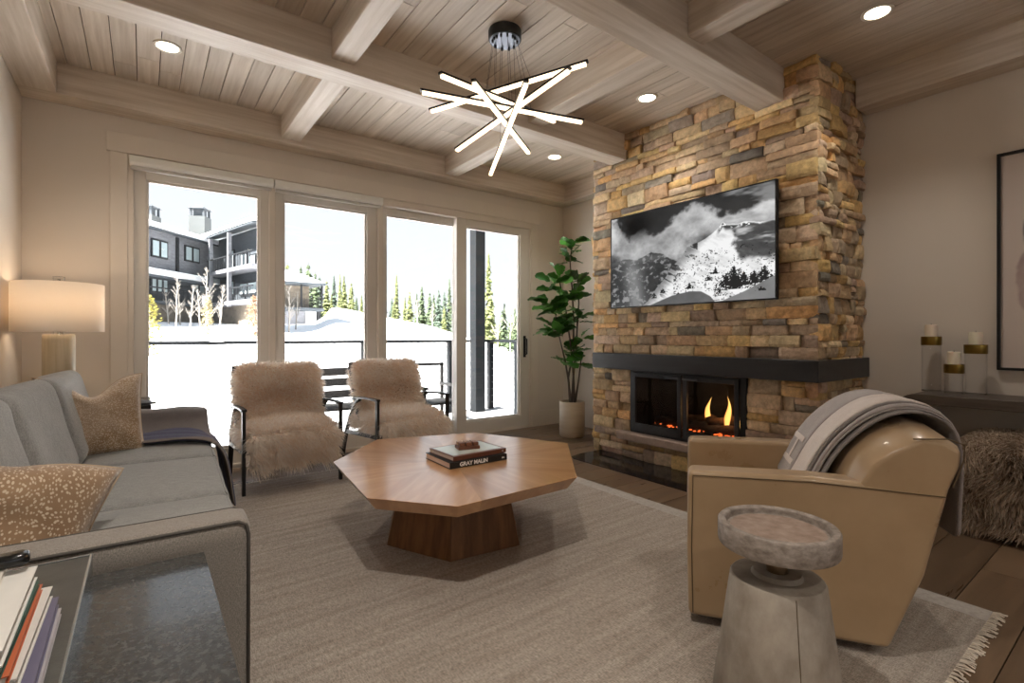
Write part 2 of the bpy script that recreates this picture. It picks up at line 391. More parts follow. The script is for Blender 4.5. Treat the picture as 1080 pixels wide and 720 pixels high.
# ================================================================ FIREPLACE
FX, FY0, FY1 = 3.593, 1.44, 3.48
fire = thing('fireplace', 'floor to ceiling stacked stone fireplace with black mantel and lit firebox', 'fireplace', (FX, 2.45, 0))
def fw(bm):   # world coords -> local of fireplace
    for v in bm.verts: v.co -= Vector((FX, 2.45, 0))
    return bm
PAL = [(.46, .34, .22), (.54, .39, .20), (.42, .32, .22), (.34, .275, .22), (.25, .225, .205), (.50, .41, .30), (.60, .48, .32), (.39, .30, .235), (.54, .36, .18), (.19, .18, .175), (.48, .39, .31)]
PAL = [(a*1.08, b*.99, c_*.84) for a, b, c_ in PAL]
WTS = [5.5, 5, 5, 4, 1.6, 5, 4, 4, 3, 1.2, 4]
BMV = []; BMF = []; BMC = []
def stone(o, du, dn, u0, u1, z0, z1, dep):
    """o origin, du along wall, dn outward"""
    base = len(BMV); nu = max(3, int((u1-u0)/.022)); nz_ = max(3, int((z1-z0)/.02))
    c = R.choices(PAL, WTS)[0]; f = R.uniform(.82, 1.18); c = tuple(min(.9, q*f*R.uniform(.95, 1.05)) for q in c)
    sd = R.random()*100; tilt = R.uniform(-.012, .012); tz = R.uniform(-.008, .008)
    for j in range(nz_+1):
        for i in range(nu+1):
            a, b = i/nu, j/nz_; e = min(a, 1-a)*(u1-u0); g = min(b, 1-b)*(z1-z0)
            rd = -.007*math.exp(-e/.005)-.006*math.exp(-g/.0045)
            q = Vector((a*(u1-u0)*9+sd, b*(z1-z0)*9, sd)); nn = noise.fractal(q, 1.0, 2.1, 3)*.011
            edge = .004*noise.noise(Vector((a*8+sd, b*5, 3)))
            d_ = dep+rd+nn+tilt*(a-.5)*2+tz*(b-.5)*2
            p = o+du*(u0+a*(u1-u0)+(edge if i in (0, nu) else 0))+dn*d_; BMV.append((p.x, p.y, z0+b*(z1-z0)+(edge if j in (0, nz_) else 0)))
            BMC.append(c)
    for j in range(nz_):
        for i in range(nu):
            k_ = base+j*(nu+1)+i; BMF.append((k_, k_+1, k_+nu+2, k_+nu+1))
    # sides going back
    loop = [base+i for i in range(nu+1)]+[base+(j+1)*(nu+1)-1 for j in range(1, nz_+1)]+[base+nz_*(nu+1)+i for i in range(nu-1, -1, -1)]+[base+j*(nu+1) for j in range(nz_-1, 0, -1)]
    b2 = len(BMV)
    for k_ in loop:
        x, y, z = BMV[k_]; p = Vector((x, y, z)); dd = (p-o).dot(dn); p = p-dn*(dd+.055); BMV.append((p.x, p.y, p.z)); BMC.append(tuple(q*.8 for q in c) if False else c)
    m_ = len(loop)
    for i in range(m_): BMF.append((loop[i], b2+i, b2+(i+1) % m_, loop[(i+1) % m_]))
def wallstones(o, du, dn, U, z0, z1, holes=(), lmin=.08, lmax=.32):
    z = z0; row = 0
    while z < z1-.02:
        h = R.choice((.045, .06, .07, .085, .10, .115)); h = min(h, z1-z)
        if z1-(z+h) < .035: h = z1-z
        for (a, b) in U(z, z+h):
            u = a
            while u < b-.01:
                l = R.uniform(lmin, lmax); 
                if b-(u+l) < lmin*.8: l = b-u
                if h > .095 and R.random() < .35:
                    s = R.uniform(.4, .6)*h; stone(o, du, dn, u+.0015, u+l-.0015, z+.0015, z+s-.0015, R.uniform(0, .03)); stone(o, du, dn, u+.0015, u+l-.0015, z+s+.0015, z+h-.0015, R.uniform(0, .03))
                else: stone(o, du, dn, u+.0015, u+l-.0015, z+.0015, z+h-.0015, R.uniform(-.004, .034))
                u += l
        z += h; row += 1
o = Vector((FX, FY1, 0)); du = Vector((0, -1, 0)); dn = Vector((-1, 0, 0)); WU = FY1-FY0
def Uhi(a, b): return [(0, WU)]
def Ulow(a, b): return [(0, FY1-3.02), (FY1-1.925, WU)]
wallstones(o, du, dn, Uhi, .955, ZC)
wallstones(o, du, dn, Ulow, .245, .82)
wallstones(o, du, dn, lambda a, b: [(0, FY1-3.11), (FY1-1.84, WU)], .175, .245)
wallstones(o, du, dn, Uhi, 0, .175)
DS = XR-FX
wallstones(Vector((FX, FY0, 0)), Vector((1, 0, 0)), Vector((0, -1, 0)), lambda a, b: [(.0, DS)], 0, ZC, lmin=.07, lmax=.22)
wallstones(Vector((XR, FY1, 0)), Vector((-1, 0, 0)), Vector((0, 1, 0)), lambda a, b: [(0, DS)], 0, ZC, lmin=.1, lmax=.3)
me = bpy.data.meshes.new('stone_cladding'); me.from_pydata([(a-FX, b-2.45, c) for a, b, c in BMV], [], BMF); me.update()
ca = me.color_attributes.new('Col', 'FLOAT_COLOR', 'POINT'); ca.data.foreach_set('color', np.array([c+(1,) for c in BMC], dtype=np.float32).ravel())
m_stone = attr_mat('ledge_stone', rough=.85, bump=.55, bscale=55, bdist=.006, noise_amt=.32, nscale=26)
mesh_obj('stone_cladding', me, m_stone, fire)
bm = BM(); e_ = .03
box(bm, FX+e_, XR, FY0+e_, 1.92, 0, ZC); box(bm, FX+e_, XR, 3.02, FY1-e_, 0, ZC); box(bm, FX+e_, XR, 1.92, 3.02, .82, ZC); box(bm, FX+e_, XR, 1.92, 3.02, 0, .2); box(bm, FX+.5, XR, 1.92, 3.02, .2, .82)
obj('core', fw(bm), mat('mortar', (.05, .04, .032), .95), fire)
# mantel
bm = BM(); prism(bm, [(3.485, FY1-.08), (3.485, 1.395), (XR, 1.395), (XR, 1.46), (3.60, 1.46), (3.60, FY1-.08)], .815, .958, 'z')
obj('mantel', fw(bm), m_blackwood, fire, bevel=.004)
# sill stone
bm = rbox(.16, 1.27, .072, .012, n=20, c=(3.575, 2.475, .211), wob=.004)
obj('sill_stone', fw(bm), mat('sill_sandstone', (.40, .30, .24), .85, var=.25, vscale=(20, 20, 20), bump=.4, bscale=60, bdist=.004), fire, smooth=True)
# firebox
m_fb = mat('firebox_black', (.015, .015, .016), .45)
m_fbin = mat('firebox_lining', (.010, .008, .007), .9, var=.5, vscale=(12, 12, 12), bump=.4, bscale=30)
bm = BM(); box(bm, 3.62, 3.99, 1.93, 1.95, .245, .82); box(bm, 3.62, 3.99, 2.99, 3.01, .245, .82); box(bm, 3.97, 3.99, 1.95, 2.99, .245, .82); box(bm, 3.62, 3.97, 1.95, 2.99, .245, .262); box(bm, 3.62, 3.97, 1.95, 2.99, .80, .818)
obj('firebox', fw(bm), m_fbin, fire)
bm = BM()
box(bm, 3.585, 3.64, 1.928, 1.975, .245, .818); box(bm, 3.585, 3.64, 2.985, 3.018, .245, .818); box(bm, 3.585, 3.64, 1.975, 2.985, .785, .818); box(bm, 3.585, 3.64, 1.975, 2.985, .245, .275)
obj('firebox_frame', fw(bm), m_fb, fire, bevel=.004)
for y0, y1, hy in ((2.475, 2.983, 2.55), (1.977, 2.455, 2.38)):
    bm = BM(); t_ = .035
    box(bm, 3.570, 3.592, y0, y0+t_, .27, .79); box(bm, 3.570, 3.592, y1-t_, y1, .27, .79); box(bm, 3.570, 3.592, y0+t_, y1-t_, .75, .79); box(bm, 3.570, 3.592, y0+t_, y1-t_, .27, .335)
    dd = obj('firebox_door', fw(bm), m_fb, fire, bevel=.003)
    obj('door_glass', fw(bx(3.580, 3.584, y0+t_, y1-t_, .335, .75)), glass_pane_mat('firebox_glass', (.82, .80, .78), .7), dd)
    bm = BM(); box(bm, 3.545, 3.556, hy-.07, hy+.07, .757, .771); box(bm, 3.55, 3.575, hy-.06, hy-.05, .76, .768); box(bm, 3.55, 3.575, hy+.05, hy+.06, .76, .768)
    obj('door_bar_handle', fw(bm), mat('dark_steel', (.08, .08, .085), .35, metal=.6), dd, bevel=.002)
# burner, logs, embers, flames
bm = BM(); box(bm, 3.72, 3.92, 2.02, 2.9, .262, .30)
for i in range(9): box(bm, 3.70, 3.93, 2.06+i*.1, 2.072+i*.1, .30, .32)
obj('grate', fw(bm), m_fb, fire, bevel=.003)
m_log = mat('charred_log', (.018, .014, .012), .95, col2=(.09, .05, .03), vscale=(14, 14, 14), bump=.8, bscale=40, bdist=.01)
LOGS = [((3.80, 2.88, .34), (3.82, 2.45, .36), .042), ((3.76, 2.52, .345), (3.80, 2.08, .345), .045), ((3.87, 2.72, .355), (3.86, 2.18, .37), .04), ((3.77, 2.36, .405), (3.87, 2.14, .43), .036), ((3.76, 2.62, .41), (3.87, 2.34, .42), .034)]
LOGS = [(tuple(a), tuple(b), c) for a, b, c in LOGS]
LL = ['charred log at the left of the fire behind the firebox glass', 'charred front log lying below the flames', 'charred rear log lying across the back of the grate', 'charred short log on top, under the right flame', 'charred short log on top, left of the taller flame']
for (a, b, r_), l in zip(LOGS, LL):
    a, b = Vector(a), Vector(b); pts = [a.lerp(b, i/8)+Vector((0, 0, .008*math.sin(i*1.3))) for i in range(9)]
    o_ = obj('fire_log', tube(BM(), pts, [r_*(1+.12*math.sin(i*2.1)) for i in range(9)], 12), m_log, smooth=True); prop(o_, l, 'log', 'logs in the fireplace')
bm = BM()
for i in range(90):
    p = (R.uniform(3.70, 3.93), R.uniform(2.05, 2.88), R.uniform(.318, .33)); s = R.uniform(.006, .014)
    rbox(s*2, s*1.6, s, s*.5, n=2, c=p, bm=bm)
em = obj('ember', bm, emis('glowing_ember', (1, .16, .03), 1.3)); prop(em, 'glowing red embers scattered on the grate below the logs', 'embers', kind='stuff')
def flame(y, h, w_, seed, label, dx=0):
    bm = BM(); prof = []
    m_ = 14
    pts = []; rs = []
    for i in range(m_+1):
        t = i/m_; pts.append((3.80+dx+.008*math.sin(t*5+seed), y+.022*math.sin(t*4.2+seed)*t**.6*1.3, .37+h*t)); rs.append(w_*(math.sin(PI*min(1, t*.9+.12))**.9)*(1-t)**.6+.0008)
    tube(bm, pts, rs, 10)
    for v in bm.verts: v.co.x = 3.80+dx+(v.co.x-3.80-dx)*.5
    o_ = obj('flame', bm, None, smooth=True)
    m = bpy.data.materials.new('flame'); m.use_nodes = True; N = m.node_tree.nodes; L = m.node_tree.links
    for q in list(N): N.remove(q)
    out = N.new('ShaderNodeOutputMaterial'); em_ = N.new('ShaderNodeEmission'); tr = N.new('ShaderNodeBsdfTransparent'); mx = N.new('ShaderNodeMixShader')
    lw = N.new('ShaderNodeLayerWeight'); lw.inputs[0].default_value = .35; rr = N.new('ShaderNodeValToRGB'); L.new(lw.outputs['Facing'], rr.inputs[0])
    rr.color_ramp.elements[0].color = (1, .62, .16, 1); rr.color_ramp.elements[1].color = (1, .14, .01, 1); rr.color_ramp.elements[1].position = .8
    L.new(rr.outputs[0], em_.inputs[0]); em_.inputs[1].default_value = 1.7
    mr = N.new('ShaderNodeMapRange'); L.new(lw.outputs['Facing'], mr.inputs[0]); mr.inputs[1].default_value = .15; mr.inputs[2].default_value = .95; mr.inputs[3].default_value = .0; mr.inputs[4].default_value = .9
    L.new(mr.outputs[0], mx.inputs[0]); L.new(em_.outputs[0], mx.inputs[1]); L.new(tr.outputs[0], mx.inputs[2]); L.new(mx.outputs[0], out.inputs[0])
    o_.data.materials.append(m); return prop(o_, label, 'flame', 'flames of the gas fire')
flame(2.36, .24, .034, 0, 'left one of the two tall orange flames in the firebox')
flame(2.20, .26, .034, 2.1, 'right one of the two tall orange flames in the firebox')
flame(2.10, .11, .04, 1, 'low dim orange flame at the right end of the fire', .05)
pl = bpy.data.lights.new('fire_glow', 'POINT'); pl.energy = 1.3; pl.color = (1, .45, .15); pl.shadow_soft_size = .08
po = bpy.data.objects.new('fire_glow', pl); C.objects.link(po); po.location = (3.78, 2.2, .50)
# hearth slab let into the floor
bm = BM(); prism(bm, [(3.14, 3.30), (3.18, 3.37), (3.30, 3.395), (3.60, 3.40), (3.60, 1.5), (3.12, 1.5)], .0, .006, 'z')
prop(obj('hearth_slab', bm, mat('polished_black_stone', (.012, .012, .013), .08, var=.3, vscale=(8, 8, 8)), bevel=.001), 'polished black stone slab set in the floor before the fireplace', 'hearth')

# ================================================================ TELEVISION with mountain picture
def fbm(x, y, o_=5, seed=0):
    rs = np.random.RandomState(seed); tot = np.zeros_like(x); amp = 1; f = 1; s = 0
    for _ in range(o_):
        g = rs.rand(64, 64); xi = x*f; yi = y*f; x0 = np.floor(xi).astype(int); y0 = np.floor(yi).astype(int)
        fx = xi-x0; fy = yi-y0; fx = fx*fx*(3-2*fx); fy = fy*fy*(3-2*fy)
        a = g[x0 % 64, y0 % 64]; b = g[(x0+1) % 64, y0 % 64]; c = g[x0 % 64, (y0+1) % 64]; d_ = g[(x0+1) % 64, (y0+1) % 64]
        tot += amp*(a*(1-fx)*(1-fy)+b*fx*(1-fy)+c*(1-fx)*fy+d_*fx*fy); s += amp; amp *= .55; f *= 2.03
    return tot/s
def sm(a, b, x): t = np.clip((x-a)/(b-a), 0, 1); return t*t*(3-2*t)
def mountain(U, V):
    n1 = fbm(U*6, V*4, 6, 1); n2 = fbm(U*14, V*10, 5, 2); n3 = fbm(U*40, V*30, 4, 3)
    img = .05+.06*n1+.05*V                                             # dark sky
    bank = np.interp(U, [0, .04, .09, .14, .2, .33, .42, .5, .58, .66, .74], [.06, .03, .18, .28, .22, .26, .16, .05, .0, .06, .16]) + (n2-.5)*.16+(n1-.5)*.16
    cl = sm(-.01, .05, V-bank); img = img*(1-cl)+cl*(.22+.55*n1+.30*(n2-.5)+.12*(n3-.5)-.25*sm(.25, .5, V-bank))
    tl = sm(.15, .0, U)*sm(.32, .18, V)*sm(.4, .6, n1); img = img*(1-tl)+tl*.75
    hole = np.exp(-(((U-.19)/.10)**2+((V-.13)/.12)**2)); img *= (1-.85*hole)
    rt = sm(.72, .8, U)*sm(.35, .2, V)*sm(.45, .65, fbm(U*5, V*9, 4, 9)); img += rt*.25
    far = np.interp(U, [0, .1, .2, .3, .38, .5, 1], [.50, .47, .50, .44, .48, .6, .6])+(n2-.5)*.05
    fm = sm(-.005, .01, V-far); tex = .05+.28*sm(.52, .72, n3)+.10*n2; img = img*(1-fm)+fm*tex
    mist = np.exp(-((U-.17-.1*(V-.7))/.06)**2)*sm(.45, .65, V)+.45*np.exp(-((V-.5)/.04)**2)*(U < .4); img = img+(.42-img)*np.clip(mist*(.3+.7*n1), 0, .7)
    ridge = np.interp(U, [.24, .28, .34, .40, .44, .50, .54, .60, .66, .72, .74, .755, .79, .82, .86, .90, .93, 1.0], [1.0, .95, .82, .72, .62, .54, .44, .42, .38, .31, .265, .29, .30, .31, .30, .315, .335, .33])+(n3-.5)*.015
    mm = sm(-.004, .006, V-ridge)
    diag = fbm(U*9+V*6, (V-U)*26, 5, 5)
    snow = .86+.45*(n2-.5)+.45*(diag-.5); rock = sm(.60, .66, diag)*sm(.3, .02, V-ridge)*(U < .6); snow = snow*(1-.8*rock)
    left = sm(.0, .10, (U-.26)-.62*(.98-V)*.9); snow = snow*(.45+.55*left)
    pk = sm(.70, .73, U)*sm(.0, .02, V-ridge)*sm(.07, .03, V-ridge); snow *= 1-.85*pk*(n3 > .4)
    UU = U+(n2-.5)*.10; VV = V+(n1-.5)*.10+(n3-.5)*.03; sh = sm(.0, .03, UU-(.755+.28*np.maximum(0, VV-.33)))*sm(.63, .58, VV-.25*(UU-.8)+.12*sm(.8, .76, UU))*sm(.33, .36, V+.04*np.sin(U*40)*.3); snow = snow*(1-sh)+sh*(.10+.20*n2*diag+.45*sm(.50, .72, fbm(U*7+3, V*16, 4, 12)-.9*np.abs(V-.42)))
    fleck = ((fbm(U*110, V*80, 2, 8)+.25*(fbm(U*9, V*9, 2, 14)-.5) > .70) & (V > .50) & (U > .45) & (V-ridge > .12)); snow = np.where(fleck, snow*.25, snow)
    for (tu, tv, th) in ((.80, .90, .22), (.76, .86, .12), (.85, .87, .13), (.90, .86, .12), (.95, .84, .13), (.55, .86, .06), (.48, .93, .05), (.66, .80, .06), (.70, .74, .06), (.72, .93, .05), (.32, .93, .06), (.38, .88, .05)):
        wd = np.clip((V-(tv-th))/th, 0, 1)*.30*th*2; t_ = (np.abs(U-tu) < wd*(-.25+1.9*fbm(U*190, V*120, 2, 7))) & (V < tv) & (V > tv-th); snow = np.where(t_, .06, snow)
    img = img*(1-mm)+mm*snow
    fg = np.interp(U, [0, .3, .36, .44, .55, .62, .67, .70, .74, .85, 1], [1.2, .99, .955, .91, .88, .89, .94, 1.0, .99, .92, .80]); gm = sm(0, .01, V-fg); img = img*(1-gm)+gm*(.17+.08*n2+.1*(U > .7))
    sig = ((U > .905) & (U < .965) & (V > .89) & (V < .93) & (fbm(U*120, V*60, 2, 4) > .55)); img = np.where(sig, .06, img)
    return np.clip(np.clip(img, 0, 1)**1.45*1.25, .006, 1)
def picture(name, func, w_, h_, nx, nz, m, parent, M):
    """flat grid in local xz (x 0..w, z 0..h) with colours from func(U,V)"""
    U, V = np.meshgrid(np.linspace(0, 1, nx+1), np.linspace(1, 0, nz+1)); col = func(U, V)
    if col.ndim == 2: col = np.stack([col]*3, -1)
    co = np.stack([U*w_, 0*U, (1-V)*h_], -1).reshape(-1, 3); idx = np.arange((nx+1)*(nz+1)).reshape(nz+1, nx+1)
    F = np.stack([idx[:-1, :-1], idx[:-1, 1:], idx[1:, 1:], idx[1:, :-1]], -1).reshape(-1, 4)
    me = bpy.data.meshes.new(name); me.from_pydata(co.tolist(), [], F.tolist()); me.transform(M); me.update()
    ca = me.color_attributes.new('Col', 'FLOAT_COLOR', 'POINT')
    c4 = np.concatenate([col.reshape(-1, 3), np.ones((col.size//3, 1))], 1).astype(np.float32); ca.data.foreach_set('color', c4.ravel())
    return mesh_obj(name, me, m, parent)
TX = 3.50; TY0, TY1, TZ0, TZ1 = 1.663, 3.175, 1.372, 2.203
tv = thing('television', 'wall television on the stone chimney showing a black and white mountain', 'television', (TX, (TY0+TY1)/2, TZ0))
W_, H_ = TY1-TY0, TZ1-TZ0
bm = BM(); box(bm, 0, .03, -W_/2, W_/2, 0, H_); obj('housing', bm, m_black, tv, bevel=.004)
bm = BM(); box(bm, .03, .075, -.25, .25, .2, .6); obj('wall_bracket', bm, m_black, tv)
bz = .010; bm = BM()
for a in ((-W_/2, W_/2, 0, bz), (-W_/2, W_/2, H_-bz, H_), (-W_/2, -W_/2+bz, bz, H_-bz), (W_/2-bz, W_/2, bz, H_-bz)): box(bm, -.006, .0, a[0], a[1], a[2], a[3])
obj('bezel', bm, m_black, tv, bevel=.001)
m_tv = attr_mat('lit_screen', rough=.18, emit=.60); m_tv.node_tree.nodes['Principled BSDF'].inputs['Base Color'].links and m_tv.node_tree.links.remove(m_tv.node_tree.nodes['Principled BSDF'].inputs['Base Color'].links[0])
m_tv.node_tree.nodes['Principled BSDF'].inputs['Base Color'].default_value = (.004, .004, .004, 1); m_tv.node_tree.nodes['Principled BSDF'].inputs['Specular IOR Level'].default_value = .15
picture('screen', mountain, W_-2*bz, H_-2*bz, 520, 290, m_tv, tv, Tm(-.002, W_/2-bz, bz, rz=-PI/2))

# ================================================================ CEILING LIGHTS
m_can = mat('downlight_trim', (.75, .70, .62), .4)
m_lamp = emis('downlight_glow', (1, .88, .70), 6)
DL = [(.122, 3.90, 'round recessed ceiling light nearest the window wall on the left'), (3.40, 1.05, 'round recessed ceiling light right of the big beam, above the side wall'), (3.17, 2.50, 'round recessed ceiling light in front of the top of the chimney'), (3.44, 3.90, 'round recessed ceiling light above the right end of the window wall'),
      (.3, .8, 'added fill light, recessed out of view over the near end of the rug by the left wall'), (.3, -1.2, 'added fill light, recessed in the ceiling behind the camera by the left wall'), (3.3, -1.2, 'added fill light, recessed in the ceiling behind the camera by the right wall'), (.3, -3.4, 'added fill light, recessed in the ceiling at the far rear of the room by the left wall'), (3.3, -3.4, 'added fill light, recessed in the ceiling at the far rear of the room by the right wall'), (1.8, -2.4, 'added fill light, recessed in the ceiling in the middle of the rear of the room')]  # this row: unseen fixtures, added as fill to brighten the room
for i, (x, y, l) in enumerate(DL):
    t = thing('recessed_light', l or 'added fill light, recessed in the ceiling behind the camera', 'ceiling light', (x, y, ZC), group='recessed ceiling lights' )
    bm = BM(); lathe(bm, [(.062, -.004), (.078, -.006), (.080, 0), (.062, 0), (.062, -.004)], 32); obj('trim_ring', bm, m_can, t, smooth=True)
    bm = BM(); lathe(bm, [(.0, -.003), (.048, -.003), (.062, -.001)], 32); obj('lens', bm, m_lamp, t)
    s = bpy.data.lights.new('downlight_beam', 'SPOT'); s.energy = 26 if i < 4 else (88 if x < 2 else 24); s.color = (1, .92, .82); s.spot_size = math.radians(115); s.spot_blend = .8; s.shadow_soft_size = .05
    so_ = bpy.data.objects.new('downlight_beam', s); C.objects.link(so_); so_.parent = t; so_.location = (0, 0, -.02)

# ================================================================ CHANDELIER
CX, CY = 1.775, 2.47
ch = thing('chandelier', 'modern chandelier of crossing thin light bars hung from a round black canopy', 'chandelier', (CX, CY, ZC))
bm = BM(); lathe(bm, [(0, -.06), (.098, -.06), (.10, -.055), (.10, 0), (0, 0)], 48); obj('canopy', bm, m_black, ch, bevel=.002)
bm = BM(); lathe(bm, [(0, -.0625), (.092, -.0625), (.092, -.060), (0, -.060)], 48); cp = obj('canopy_plate', bm, mat('brushed_grey_plate', (.25, .27, .32), .35, metal=.7), ch)
BARS = [((1.45, 2.835, 2.535), (2.031, 2.014, 2.67)), ((1.276, 2.375, 2.52), (2.26, 2.552, 2.58)), ((1.281, 2.622, 2.527), (2.221, 2.243, 2.46)), ((1.366, 2.182, 2.43), (2.188, 2.752, 2.408)), ((1.696, 2.93, 2.37), (1.831, 1.949, 2.542)), ((1.565, 1.989, 2.408), (1.958, 2.902, 2.25))]
m_bar = emis('led_diffuser', (1, .80, .56), 1.7)
base = Vector((CX, CY, ZC))
for i, (a, b) in enumerate(BARS):
    a, b = Vector(a)-base, Vector(b)-base
    bm = tube(BM(), [a+Vector((0, 0, .013)), b+Vector((0, 0, .013))], 0, flat=(.026, .012)); hb = obj('light_bar', bm, m_black, ch)
    d_ = (b-a).normalized()*.012
    obj('diffuser', tube(BM(), [a+d_, b-d_], 0, flat=(.022, .02)), m_bar, hb)
    for t in ((.38, .66) if i != 1 else (.42, .6)):
        p = a.lerp(b, t); ang = math.atan2(p.y, p.x); q = Vector((min(.075, p.xy.length)*math.cos(ang), min(.075, p.xy.length)*math.sin(ang), -.06))
        obj('cable', tube(BM(), [q, p+Vector((0, 0, .02))], .0012, 5), mat('cable_wire', (.06, .06, .06), .4) if i == 0 and t < .5 else bpy.data.materials['cable_wire'], ch)
        obj('cable_grip', lathe(BM(), [(0, -.078), (.007, -.078), (.007, -.06), (0, -.06)], 10, c=(q.x, q.y)), m_black, ch)

# ================================================================ RUG
rug = thing('area_rug', 'large grey brown woven rug with pale fringed ends', 'rug', (1.2, 2.32, 0))
RX0, RX1, RY0, RY1 = -.42, 2.745, .455, 4.19
bm = bx(RX0-1.2, RX1-1.2, RY0-2.32, RY1-2.32, .0005, .010); obj('pile', bm, m_rug, rug, bevel=.003)
bm = BM()
for s in (0,): box(bm, RX1-1.2-.11, RX1-1.2, RY0-2.32, RY1-2.32, .009, .0104)
obj('end_band', bm, m_rugedge, rug)
obj('end_band', bx(RX0-1.2, RX0-1.2+.11, RY0-2.32, RY1-2.32, .009, .0104), m_rugedge, rug)
for yy, sg in ((RY0-2.32, -1), (RY1-2.32, 1)):
    bm = BM(); x = RX0-1.2+.004
    while x < RX1-1.2:
        l = R.uniform(.022, .045); dx = R.uniform(-.018, .018)
        for k in range(3):
            a = x+R.uniform(-.003, .003); tube(bm, [(a, yy-sg*.004, .007), (a+dx*.4, yy+sg*l*.5, R.uniform(.005, .012)), (a+dx+R.uniform(-.006, .006), yy+sg*l, .003)], .0017, 4)
        x += .0105
    fr = obj('fringe', bm, m_fringe, rug)

# ================================================================ SOFA
m_sofa = mat('grey_tweed', (.29, .262, .232), .9, sheen=.3, spec=.2); weave(m_sofa, (230, 900, 500), .42, .5)
m_sofab = mat('blue_grey_linen', (.35, .355, .345), .85, var=.22, vscale=(26, 60, 26), sheen=.3, spec=.2); weave(m_sofab, (160, 900, 500), .35, .4)
m_pipe = mat('dark_piping', (.10, .09, .08), .9)
sofa = thing('sofa', 'long grey upholstered three-seat sofa along the left wall', 'sofa', (.235, 1.51, .010), math.radians(-2.3))
SL = 2.51
obj('base', rbox(.80, SL-.1, .22, .02, c=(-.42, SL/2, .21)), m_sofa, sofa, smooth=True)
for nm, y0 in (('arm', 0), ('arm', SL-.14)):
    a = obj(nm, rbox(.86, .14, .60, .028, n=16, c=(-.43, y0+.07, .315)), m_sofa, sofa, smooth=True)
    for ys in (y0+.006, y0+.134):
        pts = [(-.008, ys, .03), (-.006, ys, .57), (-.012, ys, .597), (-.03, ys, .608), (-.84, ys, .608)]
        obj('piping', tube(BM(), pts, .0045, 6), m_pipe, a, smooth=True)
obj('back_frame', rbox(.17, SL-.26, .62, .05, n=14, c=(-.775, SL/2, .44)), m_sofa, sofa, smooth=True)
for (x, y) in ((-.06, .08), (-.06, SL-.08), (-.80, .08), (-.80, SL-.08)): obj('foot', bx(x-.03, x+.03, y-.03, y+.03, .001, .06), m_black, sofa)
edges = [.145, .79, 1.555, SL-.145]
for k in range(3):
    y0, y1 = edges[k]+.003, edges[k+1]-.003; yc = (y0+y1)/2
    c_ = obj('seat_cushion', rbox(.74, y1-y0, .17, .035, n=18, crown=.028, c=(-.355, yc, .395), wob=.004, seed=k), m_sofab if k < 3 else m_sofa, sofa, smooth=True)
    pts = [(.008, y0+.012, .462), (.000, y0+.03, .474), (.000, y1-.03, .474), (.008, y1-.012, .462)]
    obj('piping', tube(BM(), pts, .004, 6), m_sofab, c_, smooth=True)
for k in range(3):
    y0, y1 = edges[k]+.01, edges[k+1]-.01; yc = (y0+y1)/2
    c_ = obj('back_cushion', rbox(.20, y1-y0, .44, .06, n=18, c=(0, 0, 0), wob=.012, seed=9+k, M=Tm(-.672, yc, .685, ry=math.radians(-13-k))), m_sofab, sofa, smooth=True)

# dotted pillows
def dots_mat(name, base, dot, scale, dot2=None):
    m = bpy.data.materials.new(name); m.use_nodes = True; N = m.node_tree.nodes; L = m.node_tree.links; b = N['Principled BSDF']; b.inputs['Roughness'].default_value = .75; b.inputs['Sheen Weight'].default_value = .4
    tc = N.new('ShaderNodeTexCoord'); nz = N.new('ShaderNodeTexNoise'); nz.inputs['Scale'].default_value = 12; L.new(tc.outputs['Object'], nz.inputs['Vector'])
    mxv = N.new('ShaderNodeMix'); mxv.data_type = 'VECTOR'; mxv.inputs['Factor'].default_value = .04; L.new(tc.outputs['Object'], mxv.inputs['A']); L.new(nz.outputs['Color'], mxv.inputs['B'])
    mp = N.new('ShaderNodeMapping'); mp.inputs['Scale'].default_value = (scale, scale*.55, scale*.8); L.new(mxv.outputs['Result'], mp.inputs[0])
    v = N.new('ShaderNodeTexVoronoi'); v.inputs['Randomness'].default_value = .8; L.new(mp.outputs[0], v.inputs['Vector'])
    r = N.new('ShaderNodeMapRange'); L.new(v.outputs['Distance'], r.inputs[0]); r.inputs[1].default_value = .30; r.inputs[2].default_value = .40; r.inputs[3].default_value = 1; r.inputs[4].default_value = 0
    n3 = N.new('ShaderNodeTexNoise'); n3.inputs['Scale'].default_value = 4.5; L.new(tc.outputs['Object'], n3.inputs['Vector'])
    mr3 = N.new('ShaderNodeMapRange'); mr3.inputs[1].default_value = .38; mr3.inputs[2].default_value = .62; L.new(n3.outputs[0], mr3.inputs[0])
    bc = N.new('ShaderNodeMix'); bc.data_type = 'RGBA'; bc.inputs['A'].default_value = base+(1,); bc.inputs['B'].default_value = (dot2 or tuple(c*.6 for c in base))+(1,); L.new(mr3.outputs[0], bc.inputs['Factor'])
    mx = N.new('ShaderNodeMix'); mx.data_type = 'RGBA'; L.new(r.outputs[0], mx.inputs['Factor']); L.new(bc.outputs['Result'], mx.inputs['A']); mx.inputs['B'].default_value = dot+(1,)
    L.new(mx.outputs['Result'], b.inputs['Base Color'])
    n2 = N.new('ShaderNodeTexNoise'); n2.inputs['Scale'].default_value = 300; L.new(tc.outputs['Object'], n2.inputs['Vector']); bp = N.new('ShaderNodeBump'); bp.inputs['Strength'].default_value = .3; bp.inputs['Distance'].default_value = .002; L.new(n2.outputs[0], bp.inputs['Height']); L.new(bp.outputs[0], b.inputs['Normal'])
    return m
m_dot1 = dots_mat('fawn_spotted_fabric', (.36, .23, .13), (.66, .55, .41), 27, (.27, .16, .085))
m_dot2 = dots_mat('pale_spotted_fabric', (.50, .38, .27), (.76, .66, .54), 40, (.36, .24, .13))
m_pp = mat('pillow_cord', (.55, .43, .31), .8)
